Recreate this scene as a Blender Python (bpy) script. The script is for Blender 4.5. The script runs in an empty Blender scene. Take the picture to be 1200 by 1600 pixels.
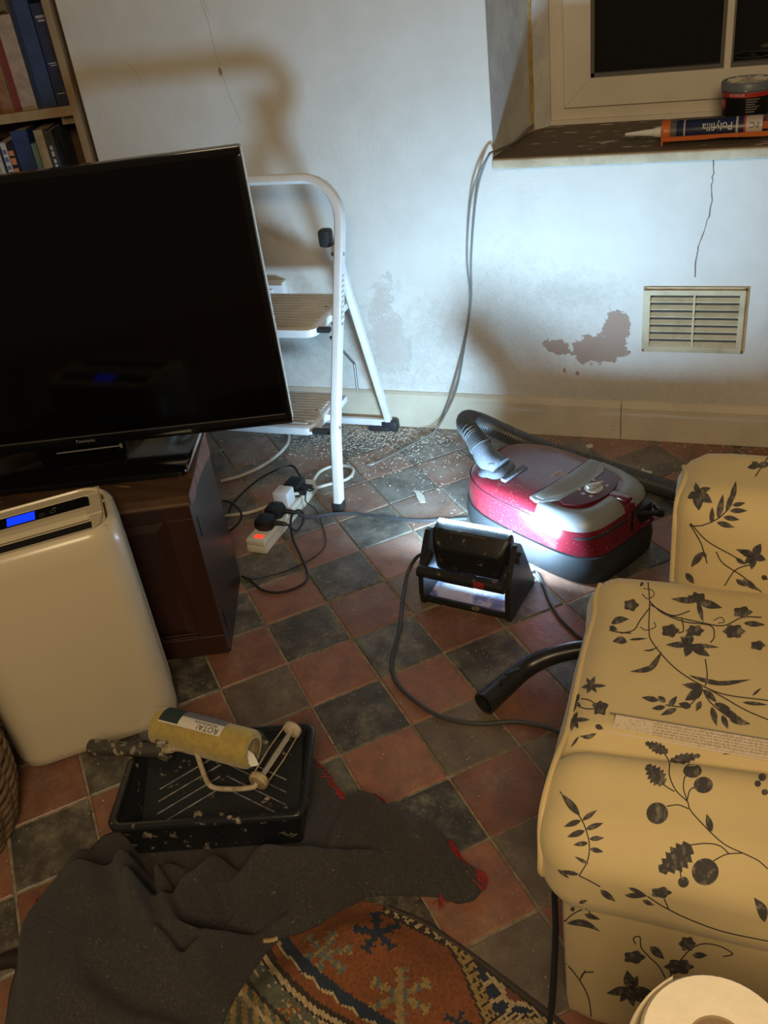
import bpy, bmesh, math, random
from mathutils import Vector, Matrix, geometry, noise
from mathutils.bvhtree import BVHTree
R = math.radians
random.seed(7)
scene = bpy.context.scene
C = scene.collection

# ------------------------------------------------------------------ camera, world, lights, exposure
CAM = Vector((1.01847, -2.38918, 1.31882))
RX = Vector((0.93539, 0.33284, -0.11939)); RY = Vector((0.08554, -0.54059, -0.83692)); RZ = Vector((-0.3431, 0.77264, -0.53414))
FPX = 1445.0
cd = bpy.data.cameras.new('camera'); cam = bpy.data.objects.new('camera', cd); C.objects.link(cam)
cd.sensor_fit = 'VERTICAL'; cd.sensor_height = 24.0; cd.lens = 24.0 * FPX / 1600.0; cd.clip_start = 0.02
cam.matrix_world = Matrix(((RX.x, -RY.x, -RZ.x, CAM.x), (RX.y, -RY.y, -RZ.y, CAM.y), (RX.z, -RY.z, -RZ.z, CAM.z), (0, 0, 0, 1)))
scene.camera = cam

world = bpy.data.worlds.new('room_ambience'); scene.world = world; world.use_nodes = True
bg = world.node_tree.nodes['Background']; bg.inputs[0].default_value = (1.0, 0.70, 0.40, 1); bg.inputs[1].default_value = 0.10

def area(name, loc, target, size, power, col):
    l = bpy.data.lights.new(name, 'AREA'); l.shape = 'DISK'; l.size = size; l.energy = power; l.color = col
    o = bpy.data.objects.new(name, l); C.objects.link(o); o.location = loc
    o.rotation_euler = (Vector(target) - Vector(loc)).to_track_quat('-Z', 'Y').to_euler(); return o
area('ceiling_lamp_light', (1.25, -2.95, 1.95), (0.4, -1.2, 0.2), 0.70, 35.0, (1.0, 0.75, 0.44))
LED_STRENGTH = 300.0
vs = scene.view_settings; vs.view_transform = 'Standard'; vs.look = 'None'; vs.exposure = 0.0; vs.gamma = 1.0; vs.use_curve_mapping = False

# ------------------------------------------------------------------ helpers
def ray(u, v): return RX * ((u - 600) / FPX) + RY * ((v - 800) / FPX) + RZ
def at(u, v, z=0.0):
    r = ray(u, v); return CAM + r * ((z - CAM.z) / r.z)
def aty(u, v, y=0.0):
    r = ray(u, v); return CAM + r * ((y - CAM.y) / r.y)
def V(*a): return Vector(a)

MATS = {}
def mat(name, col, rough=0.5, metal=0.0, col2=None, nscale=40.0, nmin=0.4, nmax=0.65, bump=0.0, bscale=None, spec=0.5,
        rand=0.0, specks=None, sscale=120.0, sth=0.68, emit=None, estr=0.0, trans=0.0, alpha=1.0, coat=0.0, ior=1.45, stretch=None, sheen=0.0, detail=4, dust_light=None, wear=None):
    if name in MATS: return MATS[name]
    m = bpy.data.materials.new(name); m.use_nodes = True; nt = m.node_tree; N = nt.nodes; L = nt.links
    p = N['Principled BSDF']
    p.inputs['Base Color'].default_value = (*col, 1); p.inputs['Roughness'].default_value = rough; p.inputs['Metallic'].default_value = metal
    p.inputs['IOR'].default_value = ior; p.inputs['Specular IOR Level'].default_value = spec
    p.inputs['Transmission Weight'].default_value = trans; p.inputs['Alpha'].default_value = alpha; p.inputs['Coat Weight'].default_value = coat
    p.inputs['Coat Roughness'].default_value = 0.08; p.inputs['Sheen Weight'].default_value = sheen
    if emit: p.inputs['Emission Color'].default_value = (*emit, 1); p.inputs['Emission Strength'].default_value = estr
    vec = None
    def coords():
        nonlocal vec
        if vec is None:
            tc = N.new('ShaderNodeTexCoord'); vec = tc.outputs['Object']
            if rand or name.startswith('tile'):
                oi = N.new('ShaderNodeObjectInfo'); ad = N.new('ShaderNodeVectorMath'); ad.operation = 'MULTIPLY_ADD'
                cx = N.new('ShaderNodeCombineXYZ'); sc = N.new('ShaderNodeMath'); sc.operation = 'MULTIPLY'; sc.inputs[1].default_value = 37.0
                L.new(oi.outputs['Random'], sc.inputs[0]); L.new(sc.outputs[0], cx.inputs[0]); L.new(sc.outputs[0], cx.inputs[1])
                ad.inputs[1].default_value = (1, 1, 1); L.new(vec, ad.inputs[0]); L.new(cx.outputs[0], ad.inputs[2]); vec = ad.outputs[0]
            if stretch:
                mp = N.new('ShaderNodeMapping'); mp.inputs['Scale'].default_value = stretch; L.new(vec, mp.inputs['Vector']); vec = mp.outputs[0]
        return vec
    def nz(scale, det=detail, rgh=0.6):
        n = N.new('ShaderNodeTexNoise'); n.inputs['Scale'].default_value = scale; n.inputs['Detail'].default_value = det; n.inputs['Roughness'].default_value = rgh
        L.new(coords(), n.inputs['Vector']); return n.outputs['Fac']
    def ramp(fac, a, b):
        r = N.new('ShaderNodeMapRange'); r.inputs['From Min'].default_value = a; r.inputs['From Max'].default_value = b; L.new(fac, r.inputs['Value']); return r.outputs[0]
    def mix(fac, a, b):
        x = N.new('ShaderNodeMix'); x.data_type = 'RGBA'
        if hasattr(fac, 'is_linked'): L.new(fac, x.inputs[0])
        else: x.inputs[0].default_value = fac
        for s, q in ((6, a), (7, b)):
            if isinstance(q, tuple): x.inputs[s].default_value = (*q, 1)
            else: L.new(q, x.inputs[s])
        return x.outputs[2]
    cur = col
    if col2: cur = mix(ramp(nz(nscale), nmin, nmax), col, col2)
    if rand:
        oi = N.new('ShaderNodeObjectInfo'); mr = N.new('ShaderNodeMapRange'); mr.inputs['To Min'].default_value = 1 - rand; mr.inputs['To Max'].default_value = 1 + rand
        L.new(oi.outputs['Random'], mr.inputs['Value'])
        h = N.new('ShaderNodeHueSaturation'); L.new(mr.outputs[0], h.inputs['Value'])
        if isinstance(cur, tuple): h.inputs['Color'].default_value = (*cur, 1)
        else: L.new(cur, h.inputs['Color'])
        cur = h.outputs[0]
    if wear:      # patchy worn, chalky film: large mask broken up by fine grain
        w1 = ramp(nz(9.0, 8, 0.72), 0.46, 0.66); w2 = ramp(nz(75.0, 6, 0.75), 0.38, 0.66)
        wq = N.new('ShaderNodeMath'); wq.operation = 'MULTIPLY'; L.new(w1, wq.inputs[0]); L.new(w2, wq.inputs[1])
        wk = N.new('ShaderNodeMath'); wk.operation = 'MULTIPLY'; L.new(wq.outputs[0], wk.inputs[0]); wk.inputs[1].default_value = wear[1]
        cur = mix(wk.outputs[0], cur, wear[0])
    if dust_light:      # plaster dusting, thicker towards wall and ladder; also paints the work light's spill
        gp = N.new('ShaderNodeNewGeometry'); sx = N.new('ShaderNodeSeparateXYZ'); L.new(gp.outputs['Position'], sx.inputs[0])
        fy_ = ramp(sx.outputs['Y'], -0.95, -0.05); fx_ = ramp(sx.outputs['X'], 0.95, 0.25)
        dn = N.new('ShaderNodeTexNoise'); dn.inputs['Scale'].default_value = 14; dn.inputs['Detail'].default_value = 6; dn.inputs['Roughness'].default_value = .7; L.new(gp.outputs['Position'], dn.inputs['Vector'])
        q = N.new('ShaderNodeMath'); q.operation = 'MULTIPLY'; L.new(fy_, q.inputs[0]); L.new(fx_, q.inputs[1])
        q2 = N.new('ShaderNodeMath'); q2.operation = 'MULTIPLY_ADD'; L.new(q.outputs[0], q2.inputs[0]); q2.inputs[1].default_value = 0.75; q2.inputs[2].default_value = 0.06
        q3 = N.new('ShaderNodeMath'); q3.operation = 'MULTIPLY'; L.new(q2.outputs[0], q3.inputs[0]); L.new(ramp(dn.outputs['Fac'], 0.3, 0.62), q3.inputs[1])
        cur = mix(q3.outputs[0], cur, dust_light)
    if specks: cur = mix(ramp(nz(sscale, 2, 0.5), sth, sth + 0.03), cur, specks)
    if not isinstance(cur, tuple): L.new(cur, p.inputs['Base Color'])
    if bump:
        b = N.new('ShaderNodeBump'); b.inputs['Strength'].default_value = bump; b.inputs['Distance'].default_value = 0.004
        L.new(nz(bscale or nscale), b.inputs['Height']); L.new(b.outputs[0], p.inputs['Normal'])
    MATS[name] = m; m['nodes'] = 1
    return m

def attr_mat(name, rough, bump=0.0, bscale=300, sheen=0.0):
    m = mat(name, (1, 1, 1), rough, bump=bump, bscale=bscale, sheen=sheen)
    a = m.node_tree.nodes.new('ShaderNodeVertexColor'); a.layer_name = 'Col'
    m.node_tree.links.new(a.outputs[0], m.node_tree.nodes['Principled BSDF'].inputs['Base Color']); return m

def tag(o, label=None, cat=None, group=None, kind=None):
    if label: o['label'] = label
    if cat: o['category'] = cat
    if group: o['group'] = group
    if kind: o['kind'] = kind
    return o
def thing(name, label, cat, loc=(0, 0, 0), group=None):
    o = bpy.data.objects.new(name, None); C.objects.link(o); o.location = loc; o.empty_display_size = 0.05
    return tag(o, label, cat, group)
def origin(p):
    v = Vector((0, 0, 0))
    while p is not None: v += p.location; p = p.parent
    return v
def link(name, me, m, parent=None, loc=None, smooth=True, auto=35):
    """me is in world coordinates; it is shifted into the frame of its parent (or of loc for a top-level mesh)."""
    base = origin(parent) if parent else Vector(loc or (0, 0, 0))
    me.transform(Matrix.Translation(-base))
    for x in (m if isinstance(m, (list, tuple)) else [m]): me.materials.append(x)
    if smooth:
        for p in me.polygons: p.use_smooth = True
        if auto: me.set_sharp_from_angle(angle=R(auto))
    o = bpy.data.objects.new(name, me); C.objects.link(o)
    if parent: o.parent = parent
    else: o.location = base
    return o
def bm_mesh(bm, name='m'):
    bmesh.ops.recalc_face_normals(bm, faces=bm.faces)
    me = bpy.data.meshes.new(name); bm.to_mesh(me); bm.free(); return me
def obj(name, bm, m, parent=None, **k): return link(name, bm_mesh(bm, name), m, parent, **k)
def frame(loc, yaw=0.0, pitch=0.0, roll=0.0):
    return Matrix.Translation(loc) @ Matrix.Rotation(yaw, 4, 'Z') @ Matrix.Rotation(pitch, 4, 'X') @ Matrix.Rotation(roll, 4, 'Y')
I4 = Matrix.Identity(4)
def NB(): return bmesh.new()
def add(bm, b2):
    me = bpy.data.meshes.new('t'); b2.to_mesh(me); b2.free(); bm.from_mesh(me); bpy.data.meshes.remove(me); return bm
def box(bm, c, s, M=I4, bev=0.0, seg=2):
    b = bmesh.new(); bmesh.ops.create_cube(b, size=1.0)
    bmesh.ops.scale(b, vec=s, verts=b.verts)
    if bev: bmesh.ops.bevel(b, geom=list(b.edges), offset=bev, segments=seg, affect='EDGES', profile=0.5)
    bmesh.ops.translate(b, vec=c, verts=b.verts); bmesh.ops.transform(b, matrix=M, verts=b.verts)
    return add(bm, b)
def bx(bm, x0, x1, y0, y1, z0, z1, M=I4, bev=0.0, seg=2):
    return box(bm, ((x0 + x1) / 2, (y0 + y1) / 2, (z0 + z1) / 2), (x1 - x0, y1 - y0, z1 - z0), M, bev, seg)
def rings(bm, loops, close=True, cap0=True, cap1=True, M=I4):
    vs_ = [[bm.verts.new(M @ Vector(p)) for p in l] for l in loops]; n = len(loops[0])
    for a, b in zip(vs_, vs_[1:]):
        for i in range(n if close else n - 1):
            j = (i + 1) % n
            try: bm.faces.new((a[i], a[j], b[j], b[i]))
            except ValueError: pass
    if cap0: bm.faces.new(vs_[0][::-1])
    if cap1: bm.faces.new(vs_[-1])
    return bm
def catmull(P, n=8):
    P = [Vector(p) for p in P]
    if len(P) < 3: return [P[0].lerp(P[1], i / n) for i in range(n + 1)]
    out = []; Q = [P[0] * 2 - P[1]] + P + [P[-1] * 2 - P[-2]]
    for i in range(1, len(Q) - 2):
        a, b, c, d = Q[i - 1:i + 3]
        for k in range(n):
            t = k / n
            out.append(0.5 * ((2 * b) + (c - a) * t + (2 * a - 5 * b + 4 * c - d) * t * t + (3 * b - a - 3 * c + d) * t ** 3))
    out.append(P[-1]); return out
def tube(bm, pts, r, sides=8, cap=True, M=I4, sec=None, up=None):
    """sweep a circle (or a section given as 2-D points) along pts; r a number or a list."""
    pts = [M @ Vector(p) for p in pts]; n = len(pts); loops = []
    t0 = (pts[1] - pts[0]).normalized(); u = Vector(up) if up else (Vector((0, 0, 1)) if abs(t0.z) < 0.9 else Vector((1, 0, 0)))
    u = (u - t0 * u.dot(t0)).normalized()
    for i in range(n):
        t = (pts[min(i + 1, n - 1)] - pts[max(i - 1, 0)])
        t = t.normalized() if t.length > 1e-9 else t0
        u = (u - t * u.dot(t)); u = u.normalized() if u.length > 1e-6 else Vector((1, 0, 0)); w = t.cross(u)
        rr = r[i] if isinstance(r, (list, tuple)) else r
        if sec: loops.append([pts[i] + u * (a * rr) + w * (b * rr) for a, b in sec])
        else: loops.append([pts[i] + (u * math.cos(2 * math.pi * k / sides) + w * math.sin(2 * math.pi * k / sides)) * rr for k in range(sides)])
        t0 = t
    return rings(bm, loops, True, cap, cap)
def lathe(bm, prof, M=I4, sides=24, cap=True):
    return rings(bm, [[(r * math.cos(2 * math.pi * k / sides), r * math.sin(2 * math.pi * k / sides), z) for k in range(sides)] for r, z in prof], True, cap, cap, M)
def cyl(bm, a, b, r, sides=16): return tube(bm, [a, b], r, sides)
def prism(bm, poly, z0, z1, M=I4):
    return rings(bm, [[(x, y, z0) for x, y in poly], [(x, y, z1) for x, y in poly]], True, True, True, M)
def rbox_mesh(bm, c, half, r, n=10, M=I4, puff=None):
    """box with round edges: cube grid pulled onto a rounded box; puff(p) may displace a local point."""
    c = Vector(c); half = Vector(half)
    b = bmesh.new(); bmesh.ops.create_cube(b, size=2.0); bmesh.ops.subdivide_edges(b, edges=b.edges, cuts=n, use_grid_fill=True)
    for v in b.verts:
        p = Vector((v.co.x * half.x, v.co.y * half.y, v.co.z * half.z)); q = Vector([max(-half[i] + r, min(half[i] - r, p[i])) for i in range(3)])
        d = p - q; p = q + d.normalized() * r if d.length > 1e-9 else p
        if puff: p = puff(p)
        v.co = M @ (c + p)
    return add(bm, b)
def rrect(w, d, r, n=6):
    out = []
    for cx, cy, a0 in ((w / 2 - r, d / 2 - r, 0), (-w / 2 + r, d / 2 - r, 90), (-w / 2 + r, -d / 2 + r, 180), (w / 2 - r, -d / 2 + r, 270)):
        for k in range(n + 1): a = R(a0 + 90 * k / n); out.append((cx + r * math.cos(a), cy + r * math.sin(a)))
    return out
def text_bm(s, size, M, thick=0.0002, bend=None, align='CENTER'):
    cu = bpy.data.curves.new('t', 'FONT'); cu.body = s; cu.size = size; cu.align_x = align; cu.align_y = 'CENTER'; cu.extrude = thick; cu.resolution_u = 3
    o = bpy.data.objects.new('t', cu); C.objects.link(o); dg = bpy.context.evaluated_depsgraph_get(); dg.update()
    me = bpy.data.meshes.new_from_object(o.evaluated_get(dg)); b = bmesh.new(); b.from_mesh(me)
    if bend == 'fine':
        bmesh.ops.subdivide_edges(b, edges=b.edges[:], cuts=3)
    elif bend:
        for v in b.verts: v.co = bend(v.co)
    bmesh.ops.transform(b, matrix=M, verts=b.verts)
    bpy.data.objects.remove(o); bpy.data.curves.remove(cu); bpy.data.meshes.remove(me); return b
def disp(bm, amp, sc, seed=0.0):
    for v in bm.verts: v.co += noise.noise_vector(v.co * sc + Vector((seed, seed, seed))) * amp
    return bm
def struct(o): o['kind'] = 'structure'; return o

# ------------------------------------------------------------------ setting: floor and its tiles
TS = 0.152; TO = V(0.064, -0.549, 0); TI = V(0.697, -0.717, 0); TJ = V(0.717, 0.697, 0)
m_mortar = mat('mortar', (0.26, 0.215, 0.155), 0.95, col2=(0.14, 0.11, 0.08), nscale=60, bump=0.5)
m_red = mat('tile_red', (0.240, 0.092, 0.050), 0.42, col2=(0.145, 0.066, 0.043), nscale=20, nmin=0.36, nmax=0.66, detail=8, wear=((0.30, 0.235, 0.17), 0.55), rand=0.30, specks=(0.36, 0.31, 0.24), sscale=190, sth=0.70, bump=0.35, bscale=55, dust_light=(0.33, 0.31, 0.27))
m_dark = mat('tile_dark', (0.040, 0.035, 0.029), 0.42, col2=(0.110, 0.092, 0.068), nscale=18, nmin=0.42, nmax=0.72, detail=8, wear=((0.30, 0.27, 0.21), 0.75), rand=0.30, specks=(0.40, 0.36, 0.29), sscale=190, sth=0.69, bump=0.35, bscale=45, dust_light=(0.33, 0.31, 0.27))
m_dark2 = mat('tile_brown', (0.095, 0.066, 0.046), 0.48, col2=(0.135, 0.10, 0.07), nscale=22, detail=8, wear=((0.28, 0.23, 0.17), 0.6), rand=0.15, specks=(0.38, 0.33, 0.26), sscale=190, sth=0.70, bump=0.35, bscale=45, dust_light=(0.33, 0.31, 0.27))
bm = NB(); bx(bm, -1.6, 2.6, -3.2, 0.0, -0.06, -0.0028)
floor = struct(obj('floor', bm, m_mortar, smooth=False))
tb = NB(); box(tb, (0, 0, -0.006), (TS - 0.0042, TS - 0.0042, 0.012), bev=0.0022, seg=1)
tile_meshes = []
base_me = bm_mesh(tb, 'tile')
for mm in (m_red, m_dark, m_dark2):
    me = base_me.copy(); me.materials.append(mm); tile_meshes.append(me)
YAWT = math.atan2(TI.y, TI.x)
def in_frame(p):
    d = p - CAM; z = d.dot(RZ)
    return z > 0.1 and -110 < d.dot(RX) / z * FPX + 600 < 1310 and -100 < d.dot(RY) / z * FPX + 800 < 1710
shown = []; rest = []
for i in range(-14, 24):
    for j in range(-20, 16):
        c = TO + TI * (TS * (i + 0.5)) + TJ * (TS * (j + 0.5))
        if c.y > 0.10 or c.y < -3.1 or c.x < -1.5 or c.x > 2.5: continue
        (shown if in_frame(c) else rest).append((i, j, c))
odd_brown = {(5, -1), (2, -3), (7, -1), (6, 0), (9, -2)}
for i, j, c in shown:
    k = 0 if (i + j) % 2 else 1
    if k == 1 and ((i, j) in odd_brown or random.random() < 0.10): k = 2
    jx, jy = random.uniform(-.0008, .0008), random.uniform(-.0008, .0008)
    M = Matrix.Translation(c + V(jx, jy, random.uniform(-.0012, .0004))) @ Matrix.Rotation(YAWT + R(random.uniform(-.5, .5)), 4, 'Z') @ Matrix.Rotation(R(random.uniform(-.25, .25)), 4, 'X') @ Matrix.Rotation(R(random.uniform(-.25, .25)), 4, 'Y')
    me = tile_meshes[k]
    if c.y > -0.115:                                           # cut where it runs under the wall
        b = NB(); b.from_mesh(base_me); bmesh.ops.transform(b, matrix=M, verts=b.verts)
        g = bmesh.ops.bisect_plane(b, geom=b.verts[:] + b.edges[:] + b.faces[:], plane_co=(0, -0.009, 0), plane_no=(0, 1, 0), clear_outer=True)
        if len(b.verts) < 6: b.free(); continue
        bmesh.ops.transform(b, matrix=M.inverted(), verts=b.verts)
        ed = [e for e in b.edges if e.is_boundary]
        if ed: bmesh.ops.contextual_create(b, geom=ed)
        me = bm_mesh(b, 'tile_cut'); me.materials.append([m_red, m_dark, m_dark2][k])
    o = bpy.data.objects.new('tile', me); C.objects.link(o); o.parent = floor; o.matrix_local = M
bm = NB()
for i, j, c in rest:
    if c.y > -0.12: continue
    box(bm, (c.x, c.y, -0.0066), (TS - 0.0042, TS - 0.0042, 0.012), M=Matrix.Translation(V(c.x, c.y, 0)) @ Matrix.Rotation(YAWT, 4, 'Z') @ Matrix.Translation(V(-c.x, -c.y, 0)))
me = bm_mesh(bm); 
o = link('outer_tiles', me, [m_red, m_dark], floor, smooth=False); o['kind'] = 'stuff'
for q, (i, j, c) in enumerate([t for t in rest if t[2].y <= -0.12]):
    for f in range(6):
        if (i + j) % 2 == 0: me.polygons[q * 6 + f].material_index = 1

# ------------------------------------------------------------------ setting: back wall with window opening, alcove on the left
WY = 0.008
def wall_material():
    m = bpy.data.materials.new('wall_paint'); m.use_nodes = True; nt = m.node_tree; N = nt.nodes; L = nt.links
    p = N['Principled BSDF']; p.inputs['Roughness'].default_value = 0.75; p.inputs['Specular IOR Level'].default_value = 0.3
    tc = N.new('ShaderNodeTexCoord').outputs['Object']
    def nz(s, d=5, r=0.6, src=tc):
        n = N.new('ShaderNodeTexNoise'); n.inputs['Scale'].default_value = s; n.inputs['Detail'].default_value = d; n.inputs['Roughness'].default_value = r; L.new(src, n.inputs['Vector']); return n.outputs['Fac']
    def mr(v, a, b, c=0.0, d=1.0):
        r = N.new('ShaderNodeMapRange'); r.inputs[1].default_value = a; r.inputs[2].default_value = b; r.inputs[3].default_value = c; r.inputs[4].default_value = d; L.new(v, r.inputs[0]); return r.outputs[0]
    def op(k, a, b):
        x = N.new('ShaderNodeMath'); x.operation = k
        for s, q in ((0, a), (1, b)):
            if isinstance(q, (int, float)): x.inputs[s].default_value = q
            else: L.new(q, x.inputs[s])
        return x.outputs[0]
    def mix(f, a, b):
        x = N.new('ShaderNodeMix'); x.data_type = 'RGBA'; L.new(f, x.inputs[0])
        for s, q in ((6, a), (7, b)):
            if isinstance(q, tuple): x.inputs[s].default_value = (*q, 1)
            else: L.new(q, x.inputs[s])
        return x.outputs[2]
    def blob(cx, cz, rx, rz, rot, amt, nsrc):
        mp = N.new('ShaderNodeMapping'); mp.vector_type = 'TEXTURE'; mp.inputs['Location'].default_value = (cx, 0, cz); mp.inputs['Rotation'].default_value = (0, R(rot), 0); mp.inputs['Scale'].default_value = (rx, 10, rz)
        L.new(tc, mp.inputs['Vector']); ln = N.new('ShaderNodeVectorMath'); ln.operation = 'LENGTH'; L.new(mp.outputs[0], ln.inputs[0])
        return op('ADD', op('SUBTRACT', 1.0, ln.outputs['Value']), op('MULTIPLY', op('SUBTRACT', nsrc, 0.5), amt))
    n1 = nz(38, 7, 0.72); n2 = nz(9); n3 = nz(140, 3)
    base = mix(mr(n2, 0.35, 0.7), (0.62, 0.60, 0.56), (0.57, 0.55, 0.51))
    # damp grime low on the wall and around the ladder
    grime = None
    for a in ((-.16, .27, .22, .20, 0, 2.6), (.10, .24, .22, .22, 0, 2.4), (.42, .33, .24, .24, 0, 1.6), (-.26, .60, .10, .03, 20, 2.6), (1.16, .32, .09, .26, 0, 1.8), (.70, .12, .7, .10, 0, 1.2), (.56, .43, .20, .07, 0, 2.4)):
        b = blob(*a, n1); grime = b if grime is None else op('MAXIMUM', grime, b)
    base = mix(op('MULTIPLY', mr(grime, 0.0, 0.9), 0.50), base, (0.36, 0.345, 0.30))
    fine = op('MULTIPLY', mr(n3, 0.52, 0.66), mr(grime, -0.1, 0.5)); base = mix(op('MULTIPLY', fine, 0.24), base, (0.26, 0.25, 0.215))
    peel = None
    for a in ((.705, .325, .038, .062, 8, 1.9), (.665, .268, .078, .042, -5, 2.1), (.548, .272, .042, .022, 14, 2.0), (.602, .193, .007, .007, 0, 1.6), (-.338, 1.036, .006, .011, 0, 1.0), (.566, .20, .004, .009, 0, 1.6)):
        b = blob(*a, n1); peel = b if peel is None else op('MAXIMUM', peel, b)
    base = mix(mr(peel, 0.0, 0.05), base, (0.33, 0.235, 0.185))
    pale = None
    for a in ((.035, .40, .030, .085, 22, 2.6), (.045, .245, .075, .075, 0, 2.4), (.07, .33, .03, .06, -10, 2.6), (.03, .30, .05, .05, 0, 2.8)):
        b = blob(*a, n1); pale = b if pale is None else op('MAXIMUM', pale, b)
    base = mix(op('MULTIPLY', mr(pale, 0.0, 0.5), 0.62), base, (0.45, 0.38, 0.34))
    L.new(base, p.inputs['Base Color'])
    hgt = op('SUBTRACT', op('MULTIPLY', n2, 0.9), op('ADD', op('MULTIPLY', mr(peel, 0.0, 0.05), 0.35), op('MULTIPLY', mr(pale, 0, .2), 0.25)))
    hgt = op('ADD', hgt, op('MULTIPLY', n3, 0.06))
    bp = N.new('ShaderNodeBump'); bp.inputs['Strength'].default_value = 0.6; bp.inputs['Distance'].default_value = 0.006; L.new(hgt, bp.inputs['Height']); L.new(bp.outputs[0], p.inputs['Normal'])
    MATS['wall_paint'] = m; return m
m_wall = wall_material()
m_reveal = mat('reveal_plaster', (0.50, 0.49, 0.47), 0.85, col2=(0.62, 0.61, 0.57), nscale=9, nmin=0.42, nmax=0.60, bump=0.3, bscale=30)
SX, SZ, WH, WR = 0.395, 0.785, 2.35, 2.6
bm = NB()
bx(bm, -0.80, SX, WY, 0.42, -0.02, WH); bx(bm, SX, WR, WY, 0.42, -0.02, SZ - 0.03); bx(bm, 1.85, WR, WY, 0.42, SZ - 0.03, WH); bx(bm, SX, 1.85, WY, 0.42, 2.05, WH)
wall = struct(obj('wall_back', bm, m_wall, smooth=False))
bm = NB()   # splayed reveal at the left of the window: two plaster faces, thick behind
prism(bm, [(SX - .001, WY - .0015), (0.432, 0.295), (0.474, 0.352), (0.474, 0.42), (SX - .001, 0.42)], SZ - 0.001, 2.05)
obj('reveal', bm, m_reveal, wall, smooth=False)
for pts, w in (([(.926, .757), (.9275, .725), (.926, .698), (.9285, .66), (.924, .622), (.918, .60), (.909, .567), (.904, .545), (.901, .527), (.9, .47)], .0021), ([(-.37, 1.27), (-.352, 1.20), (-.345, 1.15), (-.341, 1.09), (-.336, 1.04), (-.326, .98), (-.312, .93), (-.306, .905)], .0005),
               ([(-.36, 1.285), (-.35, 1.22), (-.338, 1.17)], .0004), ([(-.62, 1.08), (-.60, 1.055), (-.592, 1.02)], .0005)):
    bm = NB(); L_ = []
    for i, (x, z) in enumerate(pts):
        for s in range(3 if i < len(pts) - 1 else 1):
            nx, nz_ = pts[min(i + 1, len(pts) - 1)]; t = s / 3
            L_.append((x + (nx - x) * t + random.uniform(-.0016, .0016), z + (nz_ - z) * t))
    rings(bm, [[(x - w * random.uniform(.3, 1), WY - .0004, z), (x + w * random.uniform(.3, 1), WY - .0004, z), (x, WY + .002, z)] for x, z in L_])
    obj('crack', bm, mat('crack_dark', (0.16, 0.13, 0.10), 0.9), wall, smooth=False)
m_foam = mat('foam_yellow', (0.42, 0.27, 0.07), 0.8, col2=(0.30, 0.17, 0.05), nscale=40, bump=0.5)
bm = NB(); pts = [(0.436 + random.uniform(-.001, .001), 0.296, SZ + i * .03) for i in range(16)]
tube(bm, pts, [0.003 + random.uniform(0, .003) + (.003 if i > 10 else 0) for i in range(16)], 8)
obj('foam_seam', bm, m_foam, wall)
m_side = mat('plaster_side', (0.55, 0.52, 0.46), 0.9, col2=(0.5, 0.47, 0.42), nscale=8)
bm = NB(); bx(bm, -2.2, -0.80, 0.42, 0.5, -0.02, WH); struct(obj('wall_alcove', bm, m_side, smooth=False))
# baseboards
m_base = mat('baseboard_paint', (0.55, 0.49, 0.38), 0.6, col2=(0.46, 0.405, 0.31), nscale=7, specks=(0.22, 0.15, 0.09), sscale=60, sth=0.76, bump=0.15, bscale=20)
xj = aty(970, 660, -.008).x
for nm, x0, x1 in (('baseboard_left', -0.80, xj - .0012), ('baseboard_right', xj + .0012, WR)):
    bm = NB(); M = I4
    prof = [(-.008, .0), (-.008, .098), (-.004, .108), (.004, .115), (.012, .117), (.012, 0)]
    rings(bm, [[(x, y, z) for y, z in prof] for x in (x0, x1)])
    struct(obj(nm, bm, m_base, smooth=False))
# sill
m_sill = mat('sill_wood', (0.13, 0.095, 0.062), 0.7, col2=(0.50, 0.44, 0.34), nscale=24, nmin=0.60, nmax=0.63, bump=0.4, bscale=24, stretch=(0.5, 1.3, 1))
m_sill_edge = mat('sill_edge_paint', (0.50, 0.41, 0.28), 0.7, col2=(0.36, 0.28, 0.18), nscale=14)
bm = NB(); prism(bm, [(SX, -.004), (1.85, -.004), (1.85, .37), (.474, .37), (.474, .352), (.432, .295), (SX, WY)], SZ - .024, SZ)
sill = struct(obj('trim_1', bm, m_sill, smooth=False))
bm = NB(); box(bm, ((SX + 1.85) / 2, -.010, SZ - .013), (1.85 - SX, .014, .025), bev=.006, seg=3); obj('sill_nosing', bm, m_sill_edge, sill)
# window: outer frame, sash, beads, panes, mullion
m_pvc = mat('window_pvc', (0.66, 0.60, 0.50), 0.35, col2=(0.60, 0.54, 0.45), nscale=5)
m_pane = mat('night_glass', (0.004, 0.004, 0.005), 0.03, spec=0.6)
FY = .365
win = thing('window_1', 'white framed casement window with black night panes above the sill', 'window', (1.16, FY, SZ)); win['kind'] = 'structure'
bm = NB(); bx(bm, .474, .510, FY, FY + .06, SZ + .002, 2.05); bx(bm, .510, 1.85, FY, FY + .06, SZ + .002, .826); bx(bm, .46, 1.85, FY - .012, FY + .03, SZ - .0, SZ + .012)
obj('outer_frame', bm, m_pvc, win, smooth=False)
def mitre_rail(bm, p0, p1, q1, q0, y0, y1):   # front quad p0 p1 q1 q0 in x,z with a small chamfer
    rings(bm, [[(x, y1, z) for x, z in (p0, p1, q1, q0)], [(x, y0, z) for x, z in (p0, p1, q1, q0)]])
SI, SO = .585, .513; GB = .900; SB = .829
m_mit = m_pvc
for nm, q in (('sash_rail', ((SO, SB), (1.80, SB), (1.80, GB), (SI, GB))), ('sash_stile', ((SO, 2.0), (SO, SB + .0008), (SI - .0008, GB), (SI - .0008, 2.0)))):
    bm = NB(); mitre_rail(bm, *q, FY - .014, FY + .04); obj(nm, bm, m_pvc, win, smooth=False)
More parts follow.
